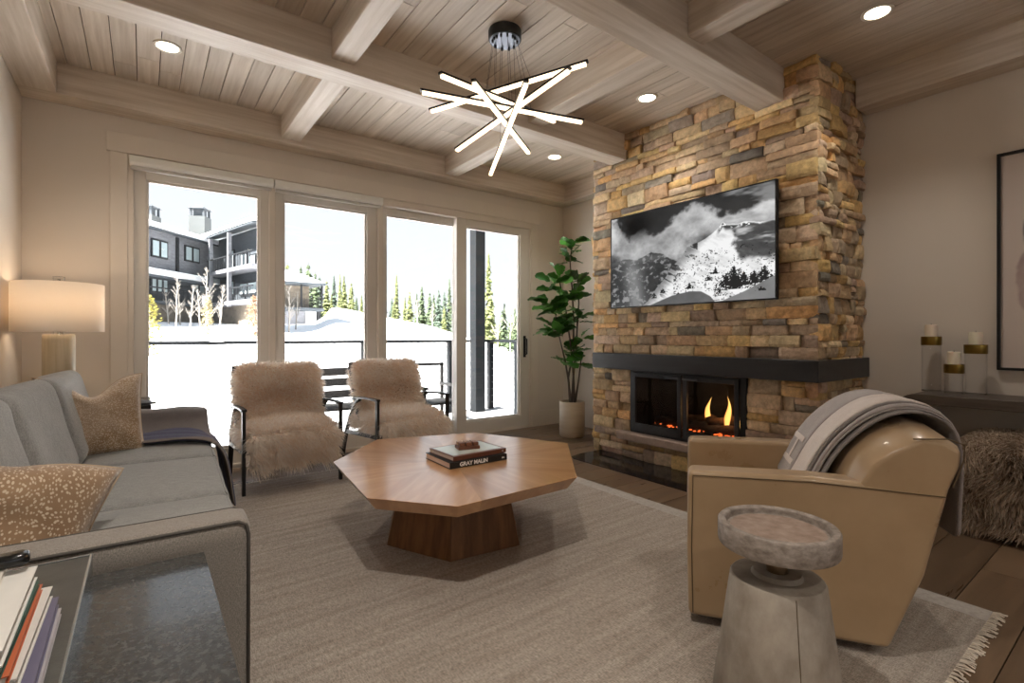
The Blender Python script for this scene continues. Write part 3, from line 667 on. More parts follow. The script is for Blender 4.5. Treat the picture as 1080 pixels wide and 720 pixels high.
def put_pillow(label, loc, rz, rx, w_, h_, t_, chop, m, seed, ry=0):
    t = thing('throw_pillow', label, 'pillow', loc); t.rotation_euler = Matrix.Rotation(rz, 3, 'Z').to_4x4().to_euler()
    bm, pts = pillow(w_, h_, t_, chop, seed=seed, wr=.014)
    M = Tm(0, 0, h_/2*math.cos(rx)-.01, rx=-rx, ry=ry)
    for v in bm.verts: v.co = M @ v.co
    c = obj('cushion_cover', bm, m, t, smooth=True)
    obj('welt', tube(BM(), [M @ Vector(p) for p in pts], .0038, 6), m_pp, t, smooth=True)
    return t
put_pillow('pale tan pillow with small spots at the far end of the sofa', (-.225, 3.42, .485), math.radians(7), math.radians(16), .45, .45, .20, .11, m_dot2, 3)
put_pillow('big fawn pillow with cream spots leaning on the near sofa arm', (-.40, 1.86, .41), math.radians(8), math.radians(24), .60, .48, .25, .05, m_dot1, 11, ry=math.radians(24))

# grey and navy throw over the far arm
def cloth_pts(path, ys, f): return [[f(p, j, i) for j in range(len(ys))] for i, p in enumerate(path)]
m_thgrey = mat('grey_wool', (.15, .135, .135), .95, sheen=.4, var=.2, vscale=(9, 9, 9)); weave(m_thgrey, (400, 400, 400), .2, .4)
m_navy = mat('navy_wool', (.014, .02, .085), .95, sheen=.3); weave(m_navy, (400, 400, 400), .3, .4)
th = thing('folded_throw', 'dark grey wool throw with navy end draped over far sofa arm', 'throw blanket', (.1, 3.86, .62))
def wv(p, s): return .008*noise.noise(Vector(p)*6+Vector((s, s, 0)))
# over the arm: from outer far side, over the top, down on the seat, spilling over the front edge
g = []
xs = [-.36+i*.054 for i in range(14)]
for i, x in enumerate(xs):
    row = []
    prof = [(4.06, .36), (4.055, .52), (4.04, .625), (3.98, .645), (3.90, .645), (3.855, .625), (3.838, .56), (3.80, .515), (3.70, .507), (3.58, .505), (3.48, .503)]
    for j, (y, z) in enumerate(prof):
        t = i/13; yy = y-(.10*t if j >= 7 else 0)+.03*math.sin(i*.8)*(j >= 8)
        zz = z+.006*math.sin(i*1.1+j) + (.02*(1-t) if j < 7 else 0)
        row.append((x-.1, yy-3.86, zz-.62+wv((x, y, z), 1)))
    g.append(row)
sheet('draped_panel', g, .016, m_thgrey, th)
g = []
path = [(-.03, .518), (.12, .522), (.20, .522), (.28, .512), (.335, .49), (.368, .44), (.385, .37), (.395, .29), (.405, .20), (.415, .12)]
for i, (x, z) in enumerate(path):
    row = []
    for j in range(12):
        y = 3.28+.042*j+ (.10-.012*i) + .01*math.sin(j*2+i*.6); row.append((x-.1+.012*math.sin(j*1.7)*(i/9), y-3.86, z-.62+.006*math.sin(j*1.9+i)))
    g.append(row)
sheet('navy_end', g, .016, m_navy, th)
g2 = [[(p[0]-.004+(.010 if i > 3 else 0)*0, p[1]-.03 if j == 0 else p[1]-.004, p[2]+.010) for j, p in enumerate(row[:3])] for i, row in enumerate(g)]
sheet('taupe_edge', g2, .012, mat('taupe_wool', (.20, .17, .15), .95), th)

# ================================================================ CORNER TABLE AND LAMP
m_dkwood = mat('dark_wood', (.045, .035, .03), .25, var=.4, vscale=(4, 30, 30))
ct = thing('corner_table', 'dark glossy end table in the corner under the lamp', 'table', (-.33, 4.40, 0))
obj('tabletop', bx(-.32, .37, -.26, .30, .625, .655), m_dkwood, ct, bevel=.004)
for (x, y) in ((-.29, -.23), (.34, -.23), (-.29, .27), (.34, .27)): obj('leg', bx(x-.02, x+.02, y-.02, y+.02, 0, .625), m_dkwood, ct, bevel=.002)
obj('apron', bx(-.28, .33, -.235, -.215, .56, .625), m_dkwood, ct)
bkp = thing('magazine', 'dark magazine lying on the corner table behind sofa arm', 'magazine', (-.08, 4.28, .656), .3)
obj('pages', bx(-.11, .11, -.14, .14, 0, .012), mat('dark_cover', (.04, .04, .045), .4), bkp, bevel=.001)
lp = thing('table_lamp', 'table lamp with white drum shade and tan stone column base', 'lamp', (-.44, 4.30, .655))
m_ston = mat('fluted_stone', (.50, .42, .28), .35, col2=(.62, .54, .40), vscale=(70, 70, 3), bump=.2, bscale=80, bdist=.002)
bm = BM(); n_ = 72
prof = [(.0, 0), (.082, 0), (.082, .44), (.080, .466), (.074, .474), (0, .474)]
lathe(bm, prof, n_)
for v in bm.verts:
    if .01 < v.co.z < .46:
        pass
obj('column', bm, m_ston, lp, bevel=.003)
m_acr = mat('clear_acrylic', (.9, .9, .88), .05, trans=1, ior=1.3)
m_chrome = mat('brushed_nickel', (.7, .66, .6), .2, metal=1)
obj('neck', lathe(BM(), [(0, .474), (.028, .474), (.028, .545), (0, .545)], 24), m_acr, lp)
obj('rod', lathe(BM(), [(0, .474), (.006, .474), (.006, .83), (0, .83)], 12), m_chrome, lp)
m_sh = bpy.data.materials.new('linen_shade'); m_sh.use_nodes = True; N = m_sh.node_tree.nodes; L = m_sh.node_tree.links
tr = N.new('ShaderNodeBsdfTranslucent'); tr.inputs[0].default_value = (.93, .87, .80, 1); df = N['Principled BSDF']; df.inputs['Base Color'].default_value = (.86, .80, .72, 1); df.inputs['Roughness'].default_value = .8
mx = N.new('ShaderNodeMixShader'); mx.inputs[0].default_value = .55; L.new(df.outputs[0], mx.inputs[1]); L.new(tr.outputs[0], mx.inputs[2]); L.new(mx.outputs[0], N['Material Output'].inputs[0])
SR = .228
obj('lamp_shade', lathe(BM(), [(SR, .49), (SR, .80), (SR-.003, .80), (SR-.003, .49), (SR, .49)], 64), m_sh, lp, smooth=True)
bm = BM()
for a in range(3): tube(bm, [(0, 0, .785), (math.cos(a*2.09)*(SR-.003), math.sin(a*2.09)*(SR-.003), .785)], .002, 5)
obj('shade_spider', bm, m_chrome, lp)
obj('finial', lathe(BM(), [(0, .80), (.030, .80), (.030, .845), (0, .845)], 20), m_acr, lp)
obj('bulb', lathe(BM(), [(0, .58), (.014, .59), (.03, .64), (.028, .67), (0, .69)], 20), emis('bulb_glow', (1, .72, .42), 8), lp, smooth=True)
ll = bpy.data.lights.new('lamp_light', 'POINT'); ll.energy = 2.4; ll.color = (1, .74, .50); ll.shadow_soft_size = .035
lo = bpy.data.objects.new('lamp_light', ll); C.objects.link(lo); lo.parent = lp; lo.location = (0, 0, .72)

# ================================================================ NEAR SIDE TABLE, TRAY, BOOKS
m_leath = mat('black_grained_leather', (.035, .036, .036), .26, col2=(.075, .077, .075), vscale=(70, 70, 70), detail=4, bump=.15, bscale=260, bdist=.0015, rvar=.06, coat=.4)
m_leath2 = mat('bronze_shagreen', (.055, .055, .05), .4, col2=(.10, .10, .09), vscale=(12, 12, 12), detail=8, bump=.25, bscale=300, bdist=.002)
st = thing('side_table', 'dark leather wrapped block table beside the near sofa arm', 'table', (-.26, 1.02, 0))
obj('block', rbox(.77, .935, .572, .006, n=6, c=(0, 0, .286), M=Tm(0, 0, 0)), m_leath, st, bevel=0)
ty = thing('raised_tray', 'low dark tray with steel edge standing on the leather table', 'tray', (-.37, 1.02, .572))
obj('deck', bx(-.27, .27, -.46, .465, .036, .046), m_leath2, ty)
bm = BM(); box(bm, .27, .275, -.46, .470, .0, .049); box(bm, -.275, -.27, -.46, .470, .0, .049); box(bm, -.27, .27, .465, .470, .034, .049)
obj('steel_edge', bm, mat('pale_steel', (.42, .45, .46), .25, metal=.8), ty, bevel=.001)
m_page = mat('paper_pages', (.74, .71, .66), .8, var=.12, vscale=(1, 1, 400))
BK = [(.013, (.50, .47, .50), 'cream and violet magazine at the bottom of the stack on the tray', -.118, 1.20, .010, 'magazine'),
      (.016, (.15, .14, .22), 'violet and dark blue book, second from the bottom of the tray stack', -.122, 1.212, .014, 'book'),
      (.020, (.72, .70, .66), 'thick white book above the violet one in the tray stack', -.134, 1.218, -.008, 'book'),
      (.011, (.55, .14, .06), 'thin orange red book in the middle of the tray stack', -.143, 1.205, .012, 'book'),
      (.010, (.035, .10, .08), 'thin dark green book under the top white volume', -.148, 1.20, .0, 'book'),
      (.022, (.78, .77, .74), 'thick white volume near the top of the tray stack', -.150, 1.21, .014, 'book'),
      (.010, (.82, .77, .70), 'pale cream book lying on top of the tray stack', -.185, 1.23, .05, 'book')]
z = .572+.046
for (hh, col, lab, xr, y1, rz, nm) in BK:
    t = thing(nm, lab, nm, (xr-.115, y1-.15, z), rz, 'books stacked on the tray')
    cm = mat('cover_'+nm, col, .35, var=.25 if nm == 'magazine' else .08, vscale=(14, 14, 14))
    c_ = .002 if hh > .011 else .0013
    bm = BM(); box(bm, -.115, .115, -.15, .15, 0, c_); box(bm, -.115, .115, -.15, .15, hh-c_, hh); box(bm, -.115, -.112, -.15, .15, c_, hh-c_)
    obj('cover', bm, cm, t)
    obj('pages', bx(-.112, .111, -.147, .146, c_, hh-c_), m_page if col[0] > .3 or nm == 'magazine' else m_page, t)
    z += hh+.0004
t = prop(obj('black_trinket', rbox(.11, .035, .022, .010, n=8, c=(0, 0, .011)), mat('glossy_black', (.01, .01, .01), .15), smooth=True), 'small glossy black object on top of the book stack on the tray', 'ornament')
t.location = (-.215, 1.20, z); t.rotation_euler = (0, 0, .1)

# ================================================================ FUR
def fur_mesh(name, bmsrc, count, length, lift, m, parent, wdt=.0035, curl=.5, gravity=.6, flt=None, seed=1):
    """strands as tapered ribbons grown from a surface"""
    rs = np.random.RandomState(seed)
    bm = bmsrc; bm.normal_update(); bmesh.ops.triangulate(bm, faces=bm.faces)
    tri = []; nrm = []
    for f in bm.faces:
        if flt and not flt(f): continue
        tri.append([list(v.co) for v in f.verts]); nrm.append([list(v.normal) for v in f.verts])
    tri = np.array(tri); nrm = np.array(nrm)
    ar = np.linalg.norm(np.cross(tri[:, 1]-tri[:, 0], tri[:, 2]-tri[:, 0]), axis=1)/2; p = ar/ar.sum()
    k = rs.choice(len(tri), count, p=p); r1 = np.sqrt(rs.rand(count)); r2 = rs.rand(count)
    wt = np.stack([1-r1, r1*(1-r2), r1*r2], -1)[..., None]
    P = (tri[k]*wt).sum(1); Nn = (nrm[k]*wt).sum(1); Nn /= np.linalg.norm(Nn, axis=1)[:, None]+1e-9
    # clumpy directions: low-frequency field
    q = P*9+seed
    fld = np.stack([np.sin(q[:, 0]*1.7+q[:, 2]*2.3)+np.sin(q[:, 1]*3.1), np.sin(q[:, 1]*2.1+q[:, 0]*1.3)+np.cos(q[:, 2]*2.9), np.sin(q[:, 2]*1.9+q[:, 1]*1.1)], -1)*.35
    ln = length*(.55+.75*rs.rand(count))[:, None]
    d = Nn*lift+fld*curl+rs.randn(count, 3)*.28; d[:, 2] -= gravity*.35; d /= np.linalg.norm(d, axis=1)[:, None]
    g = np.zeros((count, 3)); g[:, 2] = -gravity
    side = np.cross(d, rs.randn(count, 3)); side /= np.linalg.norm(side, axis=1)[:, None]; sw = side*wdt*(.6+.8*rs.rand(count))[:, None]
    p0 = P-Nn*.004; p1 = P+d*ln*.5+g*ln*.10; p2 = P+d*ln*.85+g*ln*.38+fld*ln*.25
    # keep the strands from sinking into the body
    V = np.stack([p0-sw, p0+sw, p1-sw*.8, p1+sw*.8, p2], 1).reshape(-1, 3)
    b = np.arange(count)[:, None]*5
    F4 = np.concatenate([b+0, b+1, b+3, b+2], 1); F3 = np.concatenate([b+2, b+3, b+4], 1)
    me = bpy.data.meshes.new(name); me.from_pydata(V.tolist(), [], F4.tolist()+F3.tolist()); me.shade_smooth()
    bm.free()
    return mesh_obj(name, me, m, parent)
def fur_mat(name, a, b):
    m = bpy.data.materials.new(name); m.use_nodes = True; N = m.node_tree.nodes; L = m.node_tree.links; s = N['Principled BSDF']; s.inputs['Roughness'].default_value = .7; s.inputs['Sheen Weight'].default_value = .3; s.inputs['Specular IOR Level'].default_value = .25
    g = N.new('ShaderNodeNewGeometry'); tc = N.new('ShaderNodeTexCoord'); nz = N.new('ShaderNodeTexNoise'); nz.inputs['Scale'].default_value = 7; L.new(tc.outputs['Object'], nz.inputs['Vector'])
    ad = N.new('ShaderNodeMath'); ad.operation = 'MULTIPLY_ADD'; L.new(g.outputs['Random Per Island'], ad.inputs[0]); ad.inputs[1].default_value = .7; L.new(nz.outputs[0], ad.inputs[2])
    r = N.new('ShaderNodeMapRange'); L.new(ad.outputs[0], r.inputs[0]); r.inputs[1].default_value = .45; r.inputs[2].default_value = 1.15
    mx = N.new('ShaderNodeMix'); mx.data_type = 'RGBA'; L.new(r.outputs[0], mx.inputs['Factor']); mx.inputs['A'].default_value = a+(1,); mx.inputs['B'].default_value = b+(1,); L.new(mx.outputs['Result'], s.inputs['Base Color'])
    t = N.new('ShaderNodeBsdfTranslucent'); L.new(mx.outputs['Result'], t.inputs[0]); ms = N.new('ShaderNodeMixShader'); ms.inputs[0].default_value = .45; L.new(s.outputs[0], ms.inputs[1]); L.new(t.outputs[0], ms.inputs[2]); L.new(ms.outputs[0], N['Material Output'].inputs[0])
    return m
m_fur = fur_mat('blush_sheepskin', (.86, .73, .61), (.97, .93, .88))
m_furbase = mat('sheepskin_hide', (.85, .70, .58), .9)
m_fur2 = fur_mat('brown_tipped_sheepskin', (.26, .18, .12), (.74, .62, .49))
m_furbase2 = mat('brown_hide', (.24, .17, .11), .9)

# ================================================================ FUR ARMCHAIRS
m_iron = mat('dark_iron', (.022, .02, .018), .42, metal=.3)
def armchair():
    t = thing('fur_armchair', '', 'armchair')
    w_ = .335
    for s in (-1, 1):
        obj('leg', tube(BM(), [(s*w_, .0, .0), (s*w_, .0, .605)], 0, flat=(.022, .036)), m_iron, t, bevel=.002)
        # arm runs back then curls down into the rear leg
        pts = [(s*w_, -.018, .600), (s*w_, .12, .603), (s*w_, .26, .598), (s*w_, .40, .588), (s*w_, .46, .57)]
        obj('armrest', tube(BM(), pts, 0, flat=(.036, .016)), m_iron, t, bevel=.002)
        pts = [(s*w_*.98, .33, .59), (s*w_*.98, .42, .54), (s*w_*.97, .53, .42), (s*w_*.96, .62, .28), (s*w_*.95, .69, .13), (s*w_*.95, .73, 0)]
        obj('leg', tube(BM(), pts, 0, flat=(.034, .02)), m_iron, t, bevel=.002)
        obj('side_rail', tube(BM(), [(s*w_*.98, .0, .30), (s*w_*.98, .60, .27)], 0, flat=(.016, .03)), m_iron, t)
        pts = [(s*w_*.93, .34, .34), (s*w_*.93, .50, .66), (s*w_*.93, .585, .88)]
        fr = obj('back_post', tube(BM(), pts, 0, flat=(.03, .018)), m_iron, t, bevel=.002)
        bm = BM()
        for k in range(9): z_ = .44+k*.047; yy = .36+(z_-.34)*.43; box(bm, s*w_*.93-.02, s*w_*.93+.02, yy-.016, yy+.010, z_, z_+.026)
        obj('leather_lacing', bm, m_black, fr)
    obj('front_rail', tube(BM(), [(-w_, .02, .30), (w_, .02, .30)], 0, flat=(.016, .03)), m_iron, t)
    obj('back_rail', tube(BM(), [(-w_*.93, .585, .875), (w_*.93, .585, .875)], 0, flat=(.02, .02)), m_iron, t)
    # seat pad
    def seat():
        return rbox(.60, .56, .13, .05, n=14, crown=.03, c=(0, .27, .375), M=None)
    sc_ = obj('seat_cushion', seat(), m_furbase, t, smooth=True)
    fur_mesh('seat_fur', seat(), 15000, .075, .9, m_fur, t, gravity=.35, flt=lambda f: f.normal.z > -.5 and f.calc_center_median().y < .54, seed=3)
    # skirt of fleece falling over the front edge
    bm = BM(); n1, n2 = 22, 9
    v = [[bm.verts.new((-.30+.60*i/n1, -.03-.012*j/n2-.012*math.sin(i*1.1), .42-.20*j/n2*(1+.08*math.sin(i*.7)))) for j in range(n2+1)] for i in range(n1+1)]
    for i in range(n1):
        for j in range(n2): bm.faces.new((v[i][j], v[i][j+1], v[i+1][j+1], v[i+1][j]))
    b2 = bm.copy(); skirt = obj('fleece_skirt', bm, m_furbase, t, smooth=True); md = skirt.modifiers.new('solid', 'SOLIDIFY'); md.thickness = .012
    b2.normal_update()
    if sum(f.normal.y for f in b2.faces) > 0:
        for f in b2.faces: f.normal_flip()
    fur_mesh('skirt_fur', b2, 9000, .085, .6, m_fur, t, gravity=1.0, seed=5)
    MB = Tm(0, .475, .665, rx=math.radians(-23))
    def back(): return rbox(.60, .12, .44, .05, n=14, c=(0, 0, 0), M=MB)
    obj('back_cushion', back(), m_furbase, t, smooth=True)
    fur_mesh('back_fur', back(), 15000, .068, .9, m_fur, t, gravity=.5, seed=8)
    return t
def copy_tree(root):
    r = root.copy(); C.objects.link(r)
    def rec(src, dst):
        for ch_ in list(src.children):
            c = ch_.copy(); C.objects.link(c); c.parent = dst; c.matrix_parent_inverse = ch_.matrix_parent_inverse; rec(ch_, c)
    rec(root, r); return r
ac = armchair(); ac2 = copy_tree(ac)
ac.location = (.89, 3.885, 0); ac.rotation_euler = (0, 0, math.radians(1)); ac2.location = (1.835, 3.87, 0); ac2.rotation_euler = (0, 0, math.radians(5))
prop(ac, 'black iron armchair with blush fleece, left of the pair by the windows', group='fleece covered armchairs')
prop(ac2, 'black iron armchair with blush fleece, right of the pair beside the glass door', group='fleece covered armchairs')

# ================================================================ COFFEE TABLE
TOP = [(.842, 2.808), (.773, 2.097), (1.034, 1.77), (1.725, 1.786), (2.22, 2.388), (1.93, 3.045), (1.27, 3.247)]
ccx, ccy = 1.40, 2.45
tb = thing('coffee_table', 'low faceted wooden coffee table on a tapered block base', 'table', (ccx, ccy, .010))
bm = BM(); T = [(a-ccx, b-ccy) for a, b in TOP]
def scl(pts, s): return [(a*s, b*s) for a, b in pts]
prism(bm, scl(T, .925), .345, .41, 'z', top=T)
tp = obj('tabletop', bm, None, tb, bevel=.0025)
# wood grain running differently in each wedge of the top, by angle
def wedge_wood(name, c1, c2, rough):
    m = bpy.data.materials.new(name); m.use_nodes = True; N = m.node_tree.nodes; L = m.node_tree.links; b = N['Principled BSDF']; b.inputs['Roughness'].default_value = rough; b.inputs['Coat Weight'].default_value = .75; b.inputs['Coat Roughness'].default_value = .16
    tc = N.new('ShaderNodeTexCoord'); sp = N.new('ShaderNodeSeparateXYZ'); L.new(tc.outputs['Object'], sp.inputs[0])
    at = N.new('ShaderNodeMath'); at.operation = 'ARCTAN2'; L.new(sp.outputs[1], at.inputs[0]); L.new(sp.outputs[0], at.inputs[1])
    sn = N.new('ShaderNodeMath'); sn.operation = 'SNAP'; sn.inputs[1].default_value = 2*PI/8; ofs = N.new('ShaderNodeMath'); ofs.operation = 'ADD'; ofs.inputs[1].default_value = .35; L.new(at.outputs[0], ofs.inputs[0]); L.new(ofs.outputs[0], sn.inputs[0])
    vr = N.new('ShaderNodeVectorRotate'); vr.rotation_type = 'Z_AXIS'; L.new(tc.outputs['Object'], vr.inputs['Vector']); ng = N.new('ShaderNodeMath'); ng.operation = 'MULTIPLY'; ng.inputs[1].default_value = -1; L.new(sn.outputs[0], ng.inputs[0]); L.new(ng.outputs[0], vr.inputs['Angle'])
    mp = N.new('ShaderNodeMapping'); mp.inputs['Scale'].default_value = (1.6, 15, 9); L.new(vr.outputs[0], mp.inputs[0])
    nz = N.new('ShaderNodeTexNoise'); nz.inputs['Scale'].default_value = 1; nz.inputs['Detail'].default_value = 7; nz.inputs['Distortion'].default_value = .6; L.new(mp.outputs[0], nz.inputs['Vector'])
    mr = N.new('ShaderNodeMapRange'); mr.inputs[1].default_value = .3; mr.inputs[2].default_value = .7; L.new(nz.outputs[0], mr.inputs[0])
    mx = N.new('ShaderNodeMix'); mx.data_type = 'RGBA'; L.new(mr.outputs[0], mx.inputs['Factor']); mx.inputs['A'].default_value = c1+(1,); mx.inputs['B'].default_value = c2+(1,)
    wn = N.new('ShaderNodeTexWhiteNoise'); wn.noise_dimensions = '1D'; L.new(sn.outputs[0], wn.inputs['W']); hs = N.new('ShaderNodeHueSaturation'); r2 = N.new('ShaderNodeMapRange'); L.new(wn.outputs[0], r2.inputs[0]); r2.inputs[3].default_value = .85; r2.inputs[4].default_value = 1.15; L.new(r2.outputs[0], hs.inputs['Value']); L.new(mx.outputs['Result'], hs.inputs['Color']); L.new(hs.outputs[0], b.inputs['Base Color'])
    return m
tp.data.materials.append(wedge_wood('tabletop_veneer', (.41, .19, .07), (.57, .32, .15), .30))
B0 = [(1.033, 2.51), (1.206, 2.137), (1.598, 2.091), (1.80, 2.40), (1.62, 2.80), (1.20, 2.85)]
B0 = [(a-ccx, b-ccy) for a, b in B0]
m_base = mat('dark_walnut_staves', (.12, .055, .022), .45, col2=(.26, .125, .05), vscale=(26, 26, 1.2), island=.1)
bm = BM(); prism(bm, B0, .0, .347, 'z', top=[(a*.80+.0, b*.80-.01) for a, b in B0]); obj('base', bm, m_base, tb, bevel=.004)
# books on the table
b1 = thing('coffee_table_book', 'black book with bold white spine lettering on the coffee table', 'book', (1.47, 2.425, .421), math.radians(-1))
m_bk = mat('black_book_cover', (.012, .011, .011), .45)
bm = BM(); box(bm, -.182, .182, -.145, .145, 0, .003); box(bm, -.182, .182, -.145, .145, .030, .033); box(bm, -.182, .182, -.147, -.143, .0, .033); obj('cover', bm, m_bk, b1, bevel=.001)
obj('pages', bx(-.178, .178, -.143, .141, .003, .030), mat('pink_page_edges', (.72, .58, .52), .8), b1)
def text(name, s, size, m, parent, loc, rotm, ext=.0006, bold=0):
    cu = bpy.data.curves.new('lettering', 'FONT'); cu.body = s; cu.size = size; cu.extrude = ext; cu.align_x = 'CENTER'; cu.align_y = 'CENTER'; cu.offset = bold
    ob = bpy.data.objects.new('lettering', cu); C.objects.link(ob); dg = bpy.context.evaluated_depsgraph_get(); me = bpy.data.meshes.new_from_object(ob.evaluated_get(dg))
    bpy.data.objects.remove(ob); me.name = name; me.materials.clear()
    o_ = mesh_obj(name, me, m, parent); o_.location = loc; o_.rotation_euler = rotm; return o_
m_white = mat('white_ink', (.85, .85, .83), .5)
text('spine_lettering', 'GRAY MALIN', .030, m_white, b1, (-.035, -.1473, .0165), (PI/2, 0, 0), bold=.0009)
text('spine_lettering', 'abc', .013, m_white, b1, (.155, -.1473, .0165), (PI/2, 0, 0), bold=.0006)
b2 = thing('coffee_table_book', 'brown edged book with pale cover lying on the black book', 'book', (1.487, 2.435, .4545), math.radians(1.5))
m_br = mat('brown_binding', (.16, .055, .03), .4)
bm = BM(); box(bm, -.175, .175, -.132, .132, 0, .003); box(bm, -.175, .175, -.132, .132, .021, .024); box(bm, -.175, .175, -.134, -.130, 0, .024); obj('cover', bm, m_br, b2, bevel=.001)
obj('pages', bx(-.172, .172, -.130, .129, .003, .021), mat('pale_page_edges', (.70, .62, .56), .8), b2)
obj('cover_picture', bx(-.160, .160, -.110, .118, .024, .0244), mat('pale_blue_cover_print', (.50, .58, .57), .25, col2=(.66, .70, .64), vscale=(5, 5, 5)), b2)
text('spine_lettering', 'O', .012, m_white, b2, (.150, -.1343, .012), (PI/2, 0, 0))
tk = thing('wooden_block_puzzle', 'small wooden block with square pegs on top of the books', 'ornament', (1.485, 2.435, .4790), math.radians(-14))
m_rw = mat('red_brown_wood', (.20, .07, .03), .4, var=.3, vscale=(40, 10, 40)); m_rw2 = mat('light_brown_wood', (.42, .24, .14), .4, var=.2, vscale=(40, 10, 40))
obj('tray_base', bx(-.062, .062, -.042, .042, 0, .018), m_rw, tk, bevel=.002)
for i in range(3):
    for j in range(2): obj('peg', bx(-.056+i*.040, -.056+i*.040+.031, -.038+j*.04, -.038+j*.04+.033, .018, .038), m_rw2 if j else m_rw, tk, bevel=.003)

# ================================================================ SWIVEL CHAIR
m_tan = mat('tan_leather', (.335, .225, .125), .31, col2=(.395, .275, .16), coat=.25, vscale=(5, 5, 5), detail=6, bump=.12, bscale=220, bdist=.0015, rvar=.06, sheen=.1)
m_seam = mat('leather_seam', (.10, .065, .03), .6)
sw = thing('swivel_armchair', 'tan leather tub armchair seen from its side by the round table', 'armchair', (2.222, .996, .010), math.atan2(.56, .83))
HW = .37
side = [(.415, .035), (.42, .30), (.415, .592), (.0, .605), (-.402, .592), (-.335, .30), (-.235, .035)]
def side_panel(s):
    bm = BM(); x0, x1 = (s*HW, s*(HW-.115)); prism(bm, side, min(x0, x1), max(x0, x1), 'x'); a = obj('arm', bm, m_tan, sw, bevel=.022, seg=4)
    ln = [(s*(HW+.001), y, z) for y, z in ((.398, .05), (.403, .3), (.398, .575), (.0, .588), (-.388, .575))]
    obj('seam', tube(BM(), ln, .0022, 5), m_seam, a)
for s in (-1, 1): side_panel(s)
# back: lofted wedge cushion shell, crowned
bm = BM(); nx_ = 20; prof = [(-.10, .40), (-.105, .50), (-.115, .60), (-.150, .68), (-.205, .745), (-.270, .79), (-.335, .810), (-.395, .80), (-.440, .765), (-.435, .70), (-.405, .60), (-.335, .30), (-.235, .036), (-.16, .036), (-.12, .2)]
rings = []
for i in range(nx_+1):
    u = -1+2*i/nx_; x = u*(HW-.002); k = 1-abs(u)**6; row = []
    for (y, z) in prof:
        zz = z; yy = y
        if z > .60: zz = .60+(z-.60)*(.80+.20*(1-u*u)); 
        if z > .40 and y > -.30: yy = y-.035*(abs(u)**4)
        e = max(0, abs(u)-.93)/.07
        cxp, czp = -.27, .5
        yy = yy+(cxp-yy)*.05*e*e; zz = zz+(czp-zz)*.03*e*e
        row.append(bm.verts.new((x, yy, zz)))
    rings.append(row)
m_ = len(prof)
for a, b in zip(rings, rings[1:]):
    for k in range(m_): bm.faces.new((a[k], a[(k+1) % m_], b[(k+1) % m_], b[k]))
bm.faces.new(rings[0][::-1]); bm.faces.new(rings[-1])
bk = obj('back', bm, m_tan, sw, smooth=False, bevel=.012, seg=3)
for s in (-1, 1):
    ln = [(s*(HW+.0005), -.408, .61), (s*(HW+.0005), -.436, .70), (s*(HW+.0005), -.438, .752), (s*(HW-.001), -.395, .768), (s*(HW-.001), -.30, .762)]
    obj('seam', tube(BM(), ln, .0025, 5), m_seam, bk)
obj('seat_cushion', rbox(.50, .52, .17, .05, n=14, crown=.02, c=(0, .135, .34)), m_tan, sw, smooth=True)
obj('front_apron', rbox(.51, .05, .24, .015, n=6, c=(0, .375, .155)), m_tan, sw, smooth=True)
obj('swivel_plinth', lathe(BM(), [(0, .0), (.22, .0), (.22, .04), (0, .04)], 40), m_black, sw)

# throw over the back of the swivel chair
ht = thing('draped_throw', 'grey and cream folded throw with a large letter over the leather chair back', 'throw blanket', (2.222, .996, .0), math.atan2(.56, .83))
def strip(name, x0, x1, off, path, m, thick=.010, nj=8, wob=.004):
    P = [Vector((0, y, z)) for y, z in path]; g = []
    for i, p in enumerate(P):
        t = (P[min(i+1, len(P)-1)]-P[max(i-1, 0)]).normalized(); nrm = Vector((0, -t.z, t.y))
        if nrm.z < 0 and abs(t.y) > .3: nrm = -nrm
        row = []
        for j in range(nj+1):
            x = x0+(x1-x0)*j/nj; q = p+N2[i]*off; row.append((x+.10*(i/len(P))*0, q.y, q.z+wob*math.sin(j*1.3+i*.9)))
        g.append(row)
    return sheet(name, g, thick, m, ht)
PATH = [(-.02, .47), (-.055, .53), (-.085, .60), (-.120, .67), (-.165, .73), (-.22, .785), (-.28, .825), (-.345, .838), (-.41, .825), (-.465, .785), (-.480, .70), (-.475, .60), (-.470, .54), (-.468, .46), (-.466, .40)]
N2 = []
for i in range(len(PATH)):
    a = Vector((0,)+PATH[max(i-1, 0)]); b = Vector((0,)+PATH[min(i+1, len(PATH)-1)]); t = (b-a).normalized(); N2.append(Vector((0, t.z*1, -t.y)) if True else None)
N2 = [Vector((0, n_.y if n_.y*0+1 else 0, n_.z)) for n_ in N2]
m_hg = mat('throw_grey_wool', (.36, .315, .30), .95, sheen=.4, var=.15, vscale=(20, 20, 20)); weave(m_hg, (500, 500, 500), .22, .4)
m_hc = mat('throw_cream_wool', (.66, .58, .53), .95, sheen=.4, var=.1, vscale=(20, 20, 20)); weave(m_hc, (500, 500, 500), .18, .4)
m_hd = mat('throw_taupe_wool', (.17, .145, .135), .95, sheen=.3); weave(m_hd, (500, 500, 500), .25, .4)
strip('under_fold', -.235, .25, .004, PATH, m_hd, .012)
strip('rear_fold', .17, .33, .008, PATH[7:13]+[(-.462, .38), (-.45, .34)] if False else PATH[6:], m_hd, .012)
strip('middle_fold', -.205, .26, .019, PATH[1:], m_hg, .010)
strip('grey_band', .045, .27, .036, PATH, m_hg, .012, nj=5)
strip('cream_band', -.135, .045, .036, PATH, m_hc, .012, nj=6)
strip('edge_binding', -.165, -.14, .032, PATH[1:], m_hd, .012, nj=2)
strip('edge_binding', -.195, -.168, .026, PATH[1:], m_hg, .012, nj=2)
